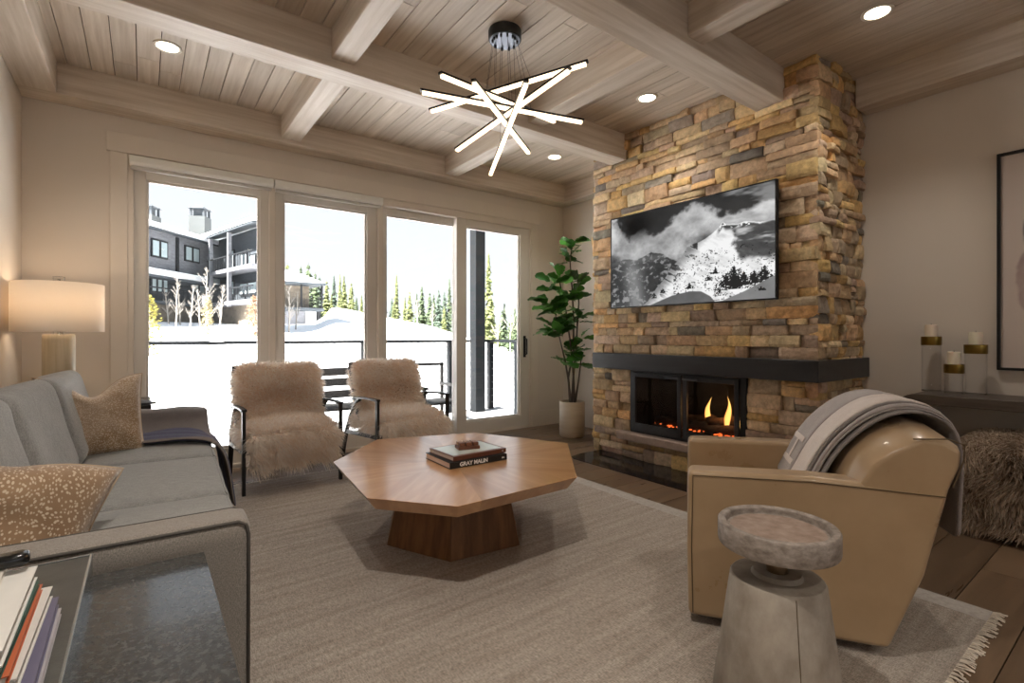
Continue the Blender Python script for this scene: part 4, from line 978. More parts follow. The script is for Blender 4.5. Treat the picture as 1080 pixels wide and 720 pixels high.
# big H woven near the inner end
p0, p1 = Vector((0,)+PATH[1]), Vector((0,)+PATH[3]); tdir = (p1-p0).normalized(); nn = N2[2].normalized()
org = p0.lerp(p1, .45)+nn*(.0365+.0135)
def Hq(bm, a0, a1, x0, x1):
    vs = []
    for dn_ in (0, .003):
        for (a, x) in ((a0, x0), (a0, x1), (a1, x1), (a1, x0)): q = org+tdir*a+nn*dn_; vs.append(bm.verts.new((x, q.y, q.z)))
    for f in ((0, 1, 2, 3), (4, 5, 6, 7), (0, 1, 5, 4), (1, 2, 6, 5), (2, 3, 7, 6), (3, 0, 4, 7)): bm.faces.new([vs[i] for i in f])
bm = BM()
Hq(bm, -.068, -.044, .070, .245); Hq(bm, .044, .068, .070, .245); Hq(bm, -.044, .044, .145, .172)
obj('woven_letter', bm, m_hc, ht)

# ================================================================ ROUND DRINK TABLE
m_hide = mat('brown_grey_hide', (.15, .12, .10), .55, col2=(.38, .33, .29), vscale=(34, 34, 60), detail=8, bump=.3, bscale=140, bdist=.003)
m_hide2 = mat('taupe_hide', (.22, .185, .15), .6, col2=(.40, .355, .30), vscale=(13, 13, 9), detail=8, bump=.25, bscale=180, bdist=.002)
rt = thing('drink_table', 'round hide covered drink table with tray top and tapered drum base', 'table', (1.505, .715, .010))
bm = lathe(BM(), [(0, .487), (.145, .487), (.160, .492), (.162, .50), (.162, .552), (.158, .558), (.143, .558), (.139, .554), (.137, .536), (0, .534)], 72)
obj('tray_top', bm, m_hide, rt, smooth=False, bevel=.002)
obj('inset_disc', lathe(BM(), [(0, .5345), (.128, .5345), (.128, .5375), (0, .5375)], 60), mat('red_brown_hide', (.22, .15, .115), .5, col2=(.38, .29, .235), vscale=(30, 30, 30), detail=8), rt)
bm = lathe(BM(), [(0, .0), (.178, .0), (.181, .006), (.128, .395), (.123, .402), (.0, .404)], 72); dr = obj('drum_base', bm, m_hide2, rt, bevel=.002)
bm = lathe(BM(), [(0, .404), (.07, .404), (.064, .416), (0, .417)], 40); obj('collar', bm, m_hide2, rt)
obj('metal_neck', lathe(BM(), [(0, .41), (.030, .41), (.030, .49), (0, .49)], 32), mat('bronze', (.30, .22, .14), .3, metal=1), rt)
for a in (-2.33, -.25, 1.85):
    pts = [(math.cos(a)*(.1815-.053*t), math.sin(a)*(.1815-.053*t), .008+.386*t) for t in (0, .5, 1)]
    obj('seam', tube(BM(), pts, .0012, 5), m_seam, dr)

# ================================================================ CONSOLE, CANDLES, OTTOMAN, ART
m_con = mat('dark_brown_console_wood', (.06, .045, .035), .38, col2=(.115, .09, .07), vscale=(30, 2.5, 30), bump=.1, bscale=60, bdist=.002)
cn = thing('console_table', 'long dark wood waterfall console against the right wall', 'console table', (4.14, .20, 0))
# curved end slab
prof = []
def arc(cy, cz, r, a0, a1, k=8): return [(cy+r*math.cos(a0+(a1-a0)*i/k), cz+r*math.sin(a0+(a1-a0)*i/k)) for i in range(k+1)]
Yl, Yr, zt, th_ = .93, -.93, .75, .062
outer = [(Yl, 0)]+arc(Yl-.12, zt-.12, .12, 0, PI/2)+arc(Yr+.12, zt-.12, .12, PI/2, PI)+[(Yr, 0)]
inner = [(Yr+th_, 0)]+arc(Yr+.12, zt-.12, .12-th_, PI, PI/2)+arc(Yl-.12, zt-.12, .12-th_, PI/2, 0)+[(Yl-th_, 0)]
bm = BM(); prism(bm, outer+inner, -.19, .20, 'x'); obj('waterfall_frame', bm, m_con, cn, bevel=.004)
m_brass = mat('aged_brass', (.30, .20, .05), .28, metal=1, var=.3, vscale=(3, 3, 3))
m_cg = glass_pane_mat('candle_cylinder_glass', (.985, .985, .985), .8)
m_wax = mat('ivory_wax', (.80, .72, .58), .5); m_wax.node_tree.nodes['Principled BSDF'].inputs['Subsurface Weight'].default_value = .2
CH = [(4.235, 1.003, .335, .052, 'tallest'), (4.145, .868, .160, .048, 'shortest'), (4.20, .775, .285, .054, 'middle')]
for (x, y, h_, r_, nm) in CH:
    lab = {'tallest': 'tallest glass candle holder with brass collar, leftmost on the console', 'shortest': 'shortest glass candle holder with brass collar, in front of the other two', 'middle': 'mid height glass candle holder with brass collar, rightmost on the console'}[nm]
    t = thing('candle_holder', lab, 'candle holder', (x, y, .7505), group='glass and brass candle holders')
    obj('glass_cylinder', lathe(BM(), [(r_-.003, 0), (r_, 0), (r_, h_), (r_-.003, h_), (r_-.003, .004), (0, .004)], 48), m_cg, t, smooth=True)
    obj('glass_rim', lathe(BM(), [(r_-.003, 0), (r_+.001, 0), (r_+.001, .005), (r_-.003, .005)], 40), m_acr, t)
    obj('brass_collar', lathe(BM(), [(0, h_-.028), (r_+.002, h_-.028), (r_+.003, h_-.026), (r_+.003, h_+.028), (r_+.001, h_+.030), (0, h_+.004)], 48), m_brass, t, smooth=False, bevel=.001)
    cl_ = {'tallest': 'ivory pillar candle on the tallest brass and glass holder', 'shortest': 'ivory pillar candle on the shortest brass and glass holder', 'middle': 'ivory pillar candle on the mid height brass and glass holder'}[nm]
    c_ = prop(obj('pillar_candle', lathe(BM(), [(0, 0), (.034, 0), (.034, .100), (.031, .104), (.02, .100), (0, .099)], 40), m_wax, smooth=False, bevel=.001), cl_, 'candle', 'ivory pillar candles')
    c_.location = (x, y, .7505+h_+.0045)
    obj('wick', tube(BM(), [(0, 0, .098), (.001, 0, .112)], .0012, 5), m_black, c_)
ot = thing('fur_ottoman', 'shaggy brown and cream fur cube ottoman under the console', 'ottoman', (4.0, .46, 0))
def cube_(): return rbox(.56, .62, .50, .07, n=14, crown=.03, c=(0, 0, .275))
obj('body', cube_(), m_furbase2, ot, smooth=True)
fur_mesh('shaggy_fur', cube_(), 42000, .062, .75, m_fur2, ot, gravity=.9, wdt=.0028, flt=lambda f: f.normal.z > -.6, seed=21)
# framed art on the right wall
def art(U, V):
    n1 = fbm(U*5, V*7, 5, 31); n2 = fbm(U*16, V*20, 4, 32)
    col = np.zeros(U.shape+(3,)); col[:] = (.60, .52, .47)
    def blob(cu, cv, ru, rv, c, k):
        d_ = ((U-cu)/ru)**2+((V-cv)/rv)**2+(n1-.5)*.9; a = sm(1.05, .8, d_)*k*(.5+.8*n2); a = np.clip(a, 0, 1)[..., None]; return a, np.array(c)
    for cu, cv, ru, rv, c, k in ((.26, .22, .07, .12, (.55, .38, .16), .8), (.22, .36, .12, .16, (.16, .14, .15), .9), (.20, .58, .13, .20, (.30, .20, .20), .8), (.30, .75, .15, .13, (.50, .38, .22), .7), (.25, .86, .08, .05, (.45, .40, .22), .6), (.62, .45, .2, .3, (.22, .18, .18), .8), (.7, .75, .16, .12, (.50, .36, .18), .7)):
        a, c = blob(cu, cv, ru, rv, c, k); col = col*(1-a)+c*a
    return col
ar = thing('framed_artwork', 'tall abstract watercolour in a thin black frame on the right wall', 'picture', (XR, .22, .905))
AW, AH = .96, 1.36
bm = BM(); f_ = .016
for a in ((-.40, -.40+f_, 0, AH), (AW-.40-f_-.0, AW-.40, 0, AH), (-.40+f_, AW-.40-f_, 0, f_), (-.40+f_, AW-.40-f_, AH-f_, AH)): box(bm, -.035, -.001, a[0]-.08, a[1]-.08, a[2], a[3])
obj('frame', bm, m_black, ar, bevel=.001)
m_art = attr_mat('watercolour_print', rough=.5)
picture('print', art, AW-2*f_, AH-2*f_, 120, 170, m_art, ar, Tm(-.012, AW-.40-f_-.08, f_, rz=-PI/2))
obj('backing', bx(-.010, -.001, -.48+f_, AW-.48-f_, f_, AH-f_), m_black, ar)

# ================================================================ FIG TREE
fg = thing('potted_fig_tree', 'tall fiddle leaf fig in a taupe pot between the door and chimney', 'plant', (3.84, 4.06, 0))
m_pot = mat('taupe_ceramic', (.40, .325, .235), .55, col2=(.50, .42, .32), vscale=(2, 2, 12), bump=.08, bscale=60)
obj('pot', lathe(BM(), [(0, 0), (.125, 0), (.137, .02), (.142, .10), (.142, .385), (.138, .392), (.126, .392), (.126, .35), (0, .35)], 56), m_pot, fg, bevel=.003)
obj('soil', lathe(BM(), [(0, .352), (.126, .352), (.1, .362), (0, .366)], 30), mat('potting_soil', (.03, .022, .016), .95, bump=.8, bscale=90), fg)
m_bark = mat('fig_bark', (.14, .11, .09), .85, var=.4, vscale=(20, 20, 5), bump=.4, bscale=80)
m_leaf = mat('fig_leaf_green', (.03, .12, .022), .28, col2=(.09, .27, .045), vscale=(5, 5, 5), island=.3, bump=.15, bscale=40)
ST = [[(.0, .02, .35), (-.05, 0, .6), (-.09, .02, .85), (-.15, .04, 1.1), (-.22, .03, 1.35)], [(.03, -.01, .35), (.02, 0, .7), (.0, .03, 1.05), (-.06, .05, 1.45), (-.16, .04, 1.75)],
      [(-.03, .0, .35), (-.01, .05, .65), (.05, .03, .95), (.02, 0, 1.3), (.02, .02, 1.65), (-.03, .0, 1.95), (.0, .0, 2.12)], [(.02, .03, .35), (.08, .05, .75), (.10, .03, 1.1), (.14, .04, 1.5), (.10, .02, 1.8)], [(.02, -.02, .35), (.07, -.03, .6), (.12, -.02, .85)]]
for s in ST:
    n_ = len(s); pts = []
    for i in range(n_-1):
        for k in range(5):
            t = k/5; a, b = Vector(s[i]), Vector(s[i+1]); pts.append(a.lerp(b, t)+Vector((noise.noise(a*3+b*t)*.01, 0, 0)))
    pts.append(Vector(s[-1])); obj('trunk', tube(BM(), pts, [.014*(1-.6*i/len(pts)) for i in range(len(pts))], 8), m_bark, fg, smooth=True)
LP = []
def leaf(bm, base_, dir_, L_, W_, roll):
    d = Vector(dir_).normalized(); up = Vector((0, 0, 1)); s = d.cross(up)
    if s.length < .1: s = Vector((1, 0, 0))
    s.normalize(); s = Matrix.Rotation(roll, 3, d) @ s; u = s.cross(d); rows = []
    nL = 7; Ws = [.12, .58, .66, .78, .98, 1.04, .88, .40]
    for i in range(nL+1):
        t = i/nL; c = Vector(base_)+d*L_*(.12+.88*t)-Vector((0, 0, 1))*L_*.14*t*t; w2 = W_/2*Ws[i]
        rows.append([bm.verts.new(c+s*w2*q+u*(abs(q)*w2*.16+.006*math.sin(i*2.3+q*3))) for q in (-1, -.5, 0, .5, 1)])
    for a, b in zip(rows, rows[1:]):
        for k in range(4): bm.faces.new((a[k], a[k+1], b[k+1], b[k]))
    st_ = [bm.verts.new(Vector(base_)+s*q) for q in (-.003, .003)]; bm.faces.new((st_[0], st_[1], rows[0][3], rows[0][1]))
CL = [((-.05, 0, 1.98), 7, .20), ((.0, 0, 2.12), 9, .22), ((-.16, .02, 1.76), 8, .19), ((-.28, .02, 1.66), 7, .2), ((-.33, .0, 1.48), 8, .24), ((-.22, .0, 1.38), 8, .24), ((-.10, .0, 1.55), 8, .22), ((.05, 0, 1.55), 9, .22), ((.12, .02, 1.72), 6, .22), ((-.30, -.02, 1.20), 9, .23), ((-.18, -.02, 1.15), 8, .22), ((-.06, 0, 1.30), 7, .22), ((.10, 0, 1.32), 7, .22), ((-.12, 0, .85), 6, .2), ((.06, 0, .95), 6, .2), ((.10, 0, .82), 6, .2), ((-.02, 0, .98), 4, .18), ((.12, -.02, 1.10), 5, .18)]
bm = BM(); bmt = BM()
for (c_, n_, L_) in CL:
    for k in range(n_):
        a = k*2.4+R.random(); el = R.uniform(-.15, .95); d = (math.cos(a)*math.cos(el), math.sin(a)*math.cos(el)*.8, math.sin(el))
        b_ = Vector(c_)+Vector((R.uniform(-.02, .02), R.uniform(-.02, .02), R.uniform(-.06, .04)))
        leaf(bm, b_, d, L_*R.uniform(.75, 1.1), L_*R.uniform(.52, .72), R.uniform(-.7, .7))
fo = obj('foliage', bm, m_leaf, fg, smooth=True)

# ================================================================ OUTSIDE: deck, rail, furniture
m_deck = mat('grey_deck_board', (.40, .40, .40), .6, var=.25, vscale=(14, 1, 3), island=.1)
bm = BM(); x = -3.0
while x < 4.6:
    box(bm, x, x+.134, YW+.16, 6.72, -.07, -.04); x += .14
prop(obj('deck', bm, m_deck), 'grey board deck outside the windows', 'deck')
bm = BM(); box(bm, -3, 4.6, YW+.16, 6.72, -.30, -.075); prop(obj('deck_framing', bm, m_black), 'dark joist frame under the outdoor deck', 'deck frame')
m_rail = mat('charcoal_railing', (.010, .012, .014), .6, spec=.2)
rl = thing('deck_railing', 'charcoal deck railing with thin horizontal cables and flat top rail', 'railing', (1, 6.6, -.04))
bm = BM(); box(bm, -4, 3.50, -.045, .045, 1.06, 1.10); box(bm, 3.41, 3.50, -1.55, -.045, 1.06, 1.10); obj('top_rail', bm, m_rail, rl, bevel=.004)
for (x, y) in ((-2.2, 0), (1.40, 0), (2.72, 0), (3.455, 0), (3.455, -.72), (3.455, -1.45)): obj('post', bx(x-.04, x+.04, y-.04, y+.04, 0, 1.06), m_rail, rl, bevel=.003)
m_cbl = mat('steel_cable', (.45, .45, .46), .35, metal=.8)
for k in range(9):
    z = .11+k*.105; obj('cable', tube(BM(), [(-4, 0, z), (3.455, 0, z), (3.455, -1.5, z)], .003, 5), m_cbl, rl)
prop(obj('rail_snow_cap', rbox(.20, .11, .10, .04, n=8, c=(.66, 6.6, 1.085), wob=.01), m_snow, smooth=True), 'lump of snow covering the deck rail in the leftmost window', 'snow')
prop(obj('deck_post', bx(4.03, 4.20, 6.36, 6.53, -.04, 3.5), mat('charcoal_timber', (.012, .014, .016), .7, spec=.2, var=.3, vscale=(8, 8, 1), bump=.2), bevel=.005), 'tall square charcoal timber post standing on the deck', 'post')
m_out = mat('weathered_dark_slat', (.025, .025, .025), .6, spec=.2)
bs = thing('outdoor_bench', 'dark slatted outdoor bench on the deck seen between the armchairs', 'bench', (1.85, 5.62, -.04))
for z in (.58, .44, ): obj('back_slat', bx(-.55, .45, .20, .225, z, z+.09), m_out, bs, bevel=.004)
obj('back_slat', bx(-.55, .45, .20, .225, .70, .79), m_out, bs, bevel=.004)
for k in range(5): obj('seat_slat', bx(-.55, .45, -.28+k*.1, -.20+k*.1, .36, .385), m_out, bs, bevel=.003)
for s in (-.50, .40): obj('leg', bx(s, s+.05, -.26, -.21, 0, .36), m_out, bs); obj('leg', bx(s, s+.05, .19, .24, 0, .80), m_out, bs)
oc = thing('outdoor_chair', 'dark outdoor lounge chair on the deck behind the right armchair', 'chair', (3.0, 5.75, -.04))
for s in (-.28, .24):
    obj('leg', bx(s, s+.04, -.28, -.24, 0, .50), m_out, oc); obj('leg', bx(s, s+.04, .24, .28, 0, .80), m_out, oc); obj('armrest', bx(s-.02, s+.06, -.30, .28, .50, .53), m_out, oc, bevel=.004)
obj('back_rail', bx(-.28, .28, .24, .28, .76, .80), m_out, oc, bevel=.004)
for k in range(5): obj('seat_slat', bx(-.28, .28, -.26+k*.1, -.18+k*.1, .30, .325), m_out, oc)

# ---------------------------------------------------------------- snowy ground
CA, SA = math.cos(YAW), math.sin(YAW)
def at(px, fwd, z=None, py=None):
    u = (px-540)/524; x = fwd*(SA+u*CA); y = fwd*(CA-u*SA)
    if py is not None: z = 1.12+(354-py)/524*fwd
    return Vector((x, y, z))
TAB = [(-3000, 338, 30), (-200, 338, 30), (150, 339, 28), (222, 341, 33), (272, 343, 30), (300, 343, 40), (338, 341, 42), (350, 325, 50), (372, 328, 50), (400, 334, 50), (450, 343, 48), (500, 358, 46), (550, 378, 45), (620, 392, 45), (900, 400, 45), (4000, 400, 45)]
def tabv(px):
    for a, b in zip(TAB, TAB[1:]):
        if a[0] <= px <= b[0]:
            t = (px-a[0])/(b[0]-a[0]); t = t*t*(3-2*t) if b[0]-a[0] < 20 else t
            return a[1]+(b[1]-a[1])*t, a[2]+(b[2]-a[2])*t
    return 400, 45
def ground(x, y):
    fwd = x*SA+y*CA; rr = x*CA-y*SA
    if fwd < .5: return -1.0
    px = max(-2900, min(3900, 540+524*rr/fwd)); py, D = tabv(px); zt = 1.12+(354-py)/524*D
    r0 = 7.5; t = max(0, min(1.6, (fwd-r0)/(D-r0)))
    z = -.9+(zt+.9)*(t*t*(3-2*t) if t < 1 else 1-.25*(t-1)**2)
    return z+.05*noise.noise(Vector((x*.2, y*.2, 0)))*min(1, t*3)
bm = BM(); xs = [-60+i*1.1 for i in range(160)]; ys = [4.95+1.65]+[7+i*.9 for i in range(14)]+[20+i*1.6 for i in range(60)]
V = [[bm.verts.new((x, y, ground(x, y) if y > 6.61 else -.9)) for x in xs] for y in ys]
for i in range(len(ys)-1):
    for j in range(len(xs)-1): bm.faces.new((V[i][j], V[i][j+1], V[i+1][j+1], V[i+1][j]))
prop(obj('snow_slope', bm, m_snow, smooth=True), 'snow covered slope rising beyond the deck', 'snow', kind='stuff')

# ---------------------------------------------------------------- lodge building
m_sid = mat('grey_shingle', (.25, .255, .275), .8, var=.35, vscale=(3, 3, 12)); m_sid2 = mat('dark_siding', (.075, .088, .10), .8, var=.3, vscale=(2, 2, 10))
m_bst = mat('tan_building_stone', (.30, .25, .19), .9, var=.4, vscale=(2, 2, 3)); m_stuc = mat('pale_grey_stucco', (.10, .11, .11), .9, var=.1, vscale=(1, 1, 1))
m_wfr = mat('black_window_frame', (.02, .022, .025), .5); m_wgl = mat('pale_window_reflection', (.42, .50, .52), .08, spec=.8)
m_dim = mat('dark_interior', (.02, .02, .022), .9)
ld = thing('lodge_building', 'large grey mountain lodge with snowy roofs and a square chimney up the slope', 'building', (0, 0, 0))
class Wall:
    """a facade between two ground points; u runs 0..1 along it, depth goes away from the room"""
    def __init__(s, A, B, side=1):
        s.A, s.B = Vector(A[:2]), Vector(B[:2]); s.d = (s.B-s.A); s.L = s.d.length; s.d.normalize(); s.n = Vector((s.d.y, -s.d.x))*side
    def slab(s, bm, u0, u1, z0, z1, d0, d1):
        M = Matrix(((s.d.x, -s.n.x, 0, s.A.x), (s.d.y, -s.n.y, 0, s.A.y), (0, 0, 1, 0), (0, 0, 0, 1)))
        box(bm, u0*s.L, u1*s.L, -d1, -d0, z0, z1, M=M); return bm
    def u(s, px):
        w_ = (px-540)/524; r = Vector((SA+w_*CA, CA-w_*SA)); t = (s.A.x*r.y-s.A.y*r.x)/(-(s.d.x*r.y-s.d.y*r.x)); q = s.A+s.d*t
        return t/s.L, q.dot(Vector((SA, CA)))
    def z(s, px, py): return 1.12+(354-py)/524*s.u(px)[1]
def win(W, px0, px1, py0, py1, n=2, frame=True):
    ua, ub = W.u(px0)[0], W.u(px1)[0]; pm = (px0+px1)/2; z1, z0 = W.z(pm, py0), W.z(pm, py1)
    f = 0.10/W.L
    bm = BM(); W.slab(bm, ua, ub, z0, z1, .0, .08)
    fo_ = obj('window', bm, m_wfr, ld)
    bm = BM()
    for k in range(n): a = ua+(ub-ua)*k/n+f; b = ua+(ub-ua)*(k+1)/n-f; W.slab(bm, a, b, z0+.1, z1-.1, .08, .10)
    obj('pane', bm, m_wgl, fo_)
A = (-7.5, 25.8); B = (3.64, 39.6)
W1 = Wall(A, B)          # n points towards the room side
bm = BM(); W1.slab(bm, -.1, 1.0, 4.6, 7.3, -9, 0); obj('upper_wall', bm, m_sid, ld)
bm = BM(); W1.slab(bm, -.1, 1.05, 3.0, 4.7, -9, -1.2); obj('recessed_wall', bm, m_sid2, ld)
bm = BM(); W1.slab(bm, -.1, 1.06, 0, 3.1, -9, -.3); obj('stone_wall', bm, m_bst, ld)
bm = BM(); W1.slab(bm, -.1, 1.0, 4.55, 4.95, -1, .9); obj('awning_snow', bm, m_snow, ld, bevel=.1)
bm = BM(); W1.slab(bm, -.1, 1.0, 4.42, 4.55, -1, .9); obj('awning', bm, m_sid2, ld)
bm = BM(); W1.slab(bm, -.1, .98, 3.0, 3.12, -1.2, .8); obj('balcony_floor', bm, m_sid2, ld)
bm = BM()
for k in range(46): W1.slab(bm, -.1+k*.0235, -.1+k*.0235+.002, 3.12, 3.85, .72, .76)
W1.slab(bm, -.1, .98, 3.82, 3.90, .70, .78); obj('balcony_railing', bm, m_wfr, ld)
# roof: sloping snow
def roof(W, u0, u1, z_e, z_r, d_e, d_r, th, m, nm):
    bm = BM(); M = Matrix(((W.d.x, -W.n.x, 0, W.A.x), (W.d.y, -W.n.y, 0, W.A.y), (0, 0, 1, 0), (0, 0, 0, 1)))
    prism(bm, [(-d_e, z_e), (-d_r, z_r), (-d_r, z_r+th), (-d_e, z_e+th)], u0*W.L, u1*W.L, 'x', M=M); return obj(nm, bm, m, ld, bevel=.05)
roof(W1, -.12, 1.03, 7.15, 9.1, .7, -8, .12, m_sid2, 'eave'); roof(W1, -.12, 1.03, 7.27, 9.2, .75, -8, .30, m_snow, 'roof_snow')
win(W1, 158.5, 176, 253, 272); win(W1, 194, 209.5, 260, 276.5)
win(W1, 158, 176, 289, 309, 3); win(W1, 201, 216, 293, 311, 2)
bm = BM(); u_ = W1.u(185)[0]; W1.slab(bm, u_, u_+.01, 4.9, 7.2, 0, .12); obj('downpipe', bm, m_wfr, ld)
# recess and right wing
Cc = at(224, 35.2, 0); W2 = Wall((4.25, 38.2), (5.80, 31.6), side=1)
bm = BM(); W2.slab(bm, -.35, 1, 0, 7.6, -.6, 0); obj('wing_wall', bm, m_sid2, ld)
bm = BM(); W2.slab(bm, -.12, 1, 0, 3.0, 0, .25); obj('stone_pier', bm, m_bst, ld)
for zz in (3.0, 5.0):
    bm = BM(); W2.slab(bm, .0, 1.02, zz, zz+.22, 0, 1.0); bl = obj('balcony_floor', bm, m_sid, ld)
    bm = BM()
    for k in range(26): W2.slab(bm, .02+k*.038, .02+k*.038+.003, zz+.22, zz+1.0, .92, .96)
    W2.slab(bm, .0, 1.02, zz+.96, zz+1.03, .90, .98); obj('balcony_railing', bm, m_wfr, bl)
for uu in (.05, .5): bm = BM(); W2.slab(bm, uu, uu+.03, 2.9, 7.4, .8, 1.0); obj('column', bm, m_sid, ld)
roof(W2, -.25, 1.03, 7.45, 8.0, 1.0, -.8, .14, m_sid2, 'eave'); roof(W2, -.25, 1.03, 7.59, 8.1, 1.05, -.8, .24, m_snow, 'roof_snow')
win(W2, 240, 248, 264, 286, 1); win(W2, 255, 262, 267, 285, 1); win(W2, 264, 271, 268, 285, 1); win(W2, 241, 248, 296, 312, 1); win(W2, 254, 272, 297, 311, 2)
win(W2, 244, 250, 324, 342, 1)
# chimneys
def chim(px0, px1, py0, py1, fwd, cap=True):
    a = at((px0+px1)/2, fwd+.9, 0); wd = (px1-px0)/524*fwd*.72; z1 = 1.12+(354-py0)/524*fwd; z0 = 1.12+(354-py1)/524*fwd-1.5
    M = Tm(a.x, a.y, 0, rz=math.radians(-28)); h = wd/2
    c = obj('chimney', box(BM(), -h, h, -h, h, z0, z1, M=M), m_stuc, ld)
    bm = BM()
    for (x, y) in ((-h*.8, -h*.8), (h*.8, -h*.8), (h*.8, h*.8), (-h*.8, h*.8)): box(bm, x-.06, x+.06, y-.06, y+.06, z1, z1+.65, M=M)
    box(bm, -.28*h*2, .28*h*2, -.3*h*2, .3*h*2, z1, z1+.6, M=M)
    k = 1.12*h; prism(bm, [(-k, -k), (k, -k), (k, k), (-k, k)], z1+.55, z1+.85, 'z', M=M, top=[(-.1, -.1), (.1, -.1), (.1, .1), (-.1, .1)])
    obj('chimney_cap', bm, m_sid2, c)
chim(200, 222, 226, 250, 36); chim(143, 168, 224, 242, 33)
# ---------------------------------------------------------------- small pavilion house
pv = thing('pavilion_house', 'small house with snowy hipped roof and white garage door beside the trees', 'building', (0, 0, 0))
W3 = Wall(at(290, 42.0, 0), at(337, 44.5, 0))
def P3(nm, m, *a, **k): bm = BM(); W3.slab(bm, *a); return obj(nm, bm, m, pv, **k)
zf = W3.z(320, 327); ze = W3.z(325, 301)
P3('lower_wall', m_sid, 0, 1, 0, zf, -5, 0); P3('floor_slab', m_sid2, -.02, 1.02, zf-.1, zf+.18, -5, .9)
gd = P3('garage_door', m_snow, W3.u(322)[0], W3.u(333)[0], W3.z(327, 343), W3.z(327, 328.5), 0, .1)
P3('upper_wall', m_bst, .0, .85, zf+.1, ze, -5, -1); P3('post', m_wfr, .97, 1.0, zf, ze, .6, .8); P3('post', m_wfr, .5, .53, zf, ze, .6, .8)
P3('corner_post', m_wfr, .93, 1.0, 1.2, zf, 0, .25)
bm = BM()
for k in range(20): W3.slab(bm, .3+k*.035, .3+k*.035+.006, zf+.18, zf+1.0, .82, .86)
obj('railing', bm, m_wfr, pv)
bm = BM(); M3 = Matrix(((W3.d.x, -W3.n.x, 0, W3.A.x), (W3.d.y, -W3.n.y, 0, W3.A.y), (0, 0, 1, 0), (0, 0, 0, 1)))
def hip(z, th, e, nm, m):
    L = W3.L; b = [(-.3*L-e, -1.2-e), (L*1.05+e, -1.2-e), (L*1.05+e, 6+e), (-.3*L-e, 6+e)]; t_ = [(.1*L, 2.2), (.62*L, 2.2), (.62*L, 2.6), (.1*L, 2.6)]
    bm = BM(); prism(bm, b, z, z+th, 'z', M=M3); prism(bm, b, z+th, z+th+1.25, 'z', M=M3, top=t_); obj(nm, bm, m, pv)
hip(ze, .12, .0, 'roof', m_sid2); hip(ze+.14, .05, -.15, 'roof_snow', m_snow)
# ---------------------------------------------------------------- trees
def conifer_mesh(nm, seed, tiers=17, rad=.17):
    r = random.Random(seed); bm = BM()
    for t in range(tiers):
        f = t/tiers; z = .08+.90*f; rr = rad*(1-f)**.8*r.uniform(.75, 1.1)+.008
        for k in range(11):
            a = r.random()*2*PI; ln = rr*r.uniform(.6, 1.15); wd = ln*.34+.006; dz = -ln*r.uniform(.25, .6)
            d = Vector((math.cos(a), math.sin(a), 0)); s = Vector((-d.y, d.x, 0)); z0 = z+r.uniform(-.02, .02)
            p = [Vector((0, 0, z0+.022)), d*ln*.55+s*wd+Vector((0, 0, z0+dz*.5-.012)), d*ln+Vector((0, 0, z0+dz)), d*ln*.55-s*wd+Vector((0, 0, z0+dz*.5-.012)), d*ln*.5+Vector((0, 0, z0+dz*.35+.018))]
            v = [bm.verts.new(q) for q in p]; bm.faces.new((v[0], v[1], v[4])); bm.faces.new((v[1], v[2], v[4])); bm.faces.new((v[2], v[3], v[4])); bm.faces.new((v[3], v[0], v[4]))
    me = bpy.data.meshes.new(nm); bm.to_mesh(me); bm.free(); return me
m_con1 = mat('conifer_green', (.07, .10, .045), .8, var=.5, vscale=(9, 9, 9), island=.3); m_con2 = mat('conifer_yellow_green', (.13, .15, .05), .8, var=.4, vscale=(9, 9, 9), island=.3)
m_con3 = mat('conifer_blue_green', (.07, .10, .07), .8, var=.4, vscale=(9, 9, 9), island=.3)
m_tr = mat('conifer_bark', (.09, .07, .055), .9)
cm = [conifer_mesh('foliage', s, t, r_) for s, t, r_ in ((1, 17, .16), (2, 20, .13), (3, 15, .20), (4, 22, .085))]
tmesh = bpy.data.meshes.new('trunk'); _b = tube(BM(), [(0, 0, 0), (0, 0, .5), (0, 0, .99)], [.014, .009, .002], 7); _b.to_mesh(tmesh); _b.free(); tmesh.materials.append(m_tr)
def conifer(x, y, z, h, k, m, label, group=None):
    t = thing('conifer_tree', label, 'tree', (x, y, z), R.random()*6, group); t.scale = (h, h, h)
    me = cm[k].copy(); me.materials.append(m); f = bpy.data.objects.new('foliage', me); C.objects.link(f); f.parent = t
    s = bpy.data.objects.new('trunk', tmesh); C.objects.link(s); s.parent = t
    return t
SPEC = [(302, 276), (309, 290), (318, 279), (324, 276), (331, 286), (338, 290), (345, 294), (352, 289), (358, 288), (364, 289), (369, 297), (375, 312), (381, 310), (387, 312), (393, 310), (398, 315), (404, 312),
        (412, 313), (419, 288), (426, 312), (432, 306), (439, 308), (445, 300), (452, 307), (458, 309), (463, 304), (469, 306), (475, 292), (481, 300), (487, 306), (507, 318), (511, 330), (515, 264), (521, 322), (528, 326), (533, 318), (538, 330), (543, 322), (548, 330), (556, 326), (565, 322), (575, 330), (590, 320), (610, 330), (440, 322), (455, 325), (470, 322), (500, 325), (526, 335), (536, 338), (505, 332), (414, 318), (349, 310), (360, 310), (371, 314)]
CONS = []
WH = {'behind the pavilion house': 'behind the pavilion house', 'above the snow bank in the second window': 'in the second window', 'beyond the deck in the third window': 'in the third window', 'seen through the glass door': 'through the glass door', 'beyond the deck, right of the glass door': 'right of the glass door'}
CN = {0: 'dark green', 1: 'yellow green', 2: 'blue green'}
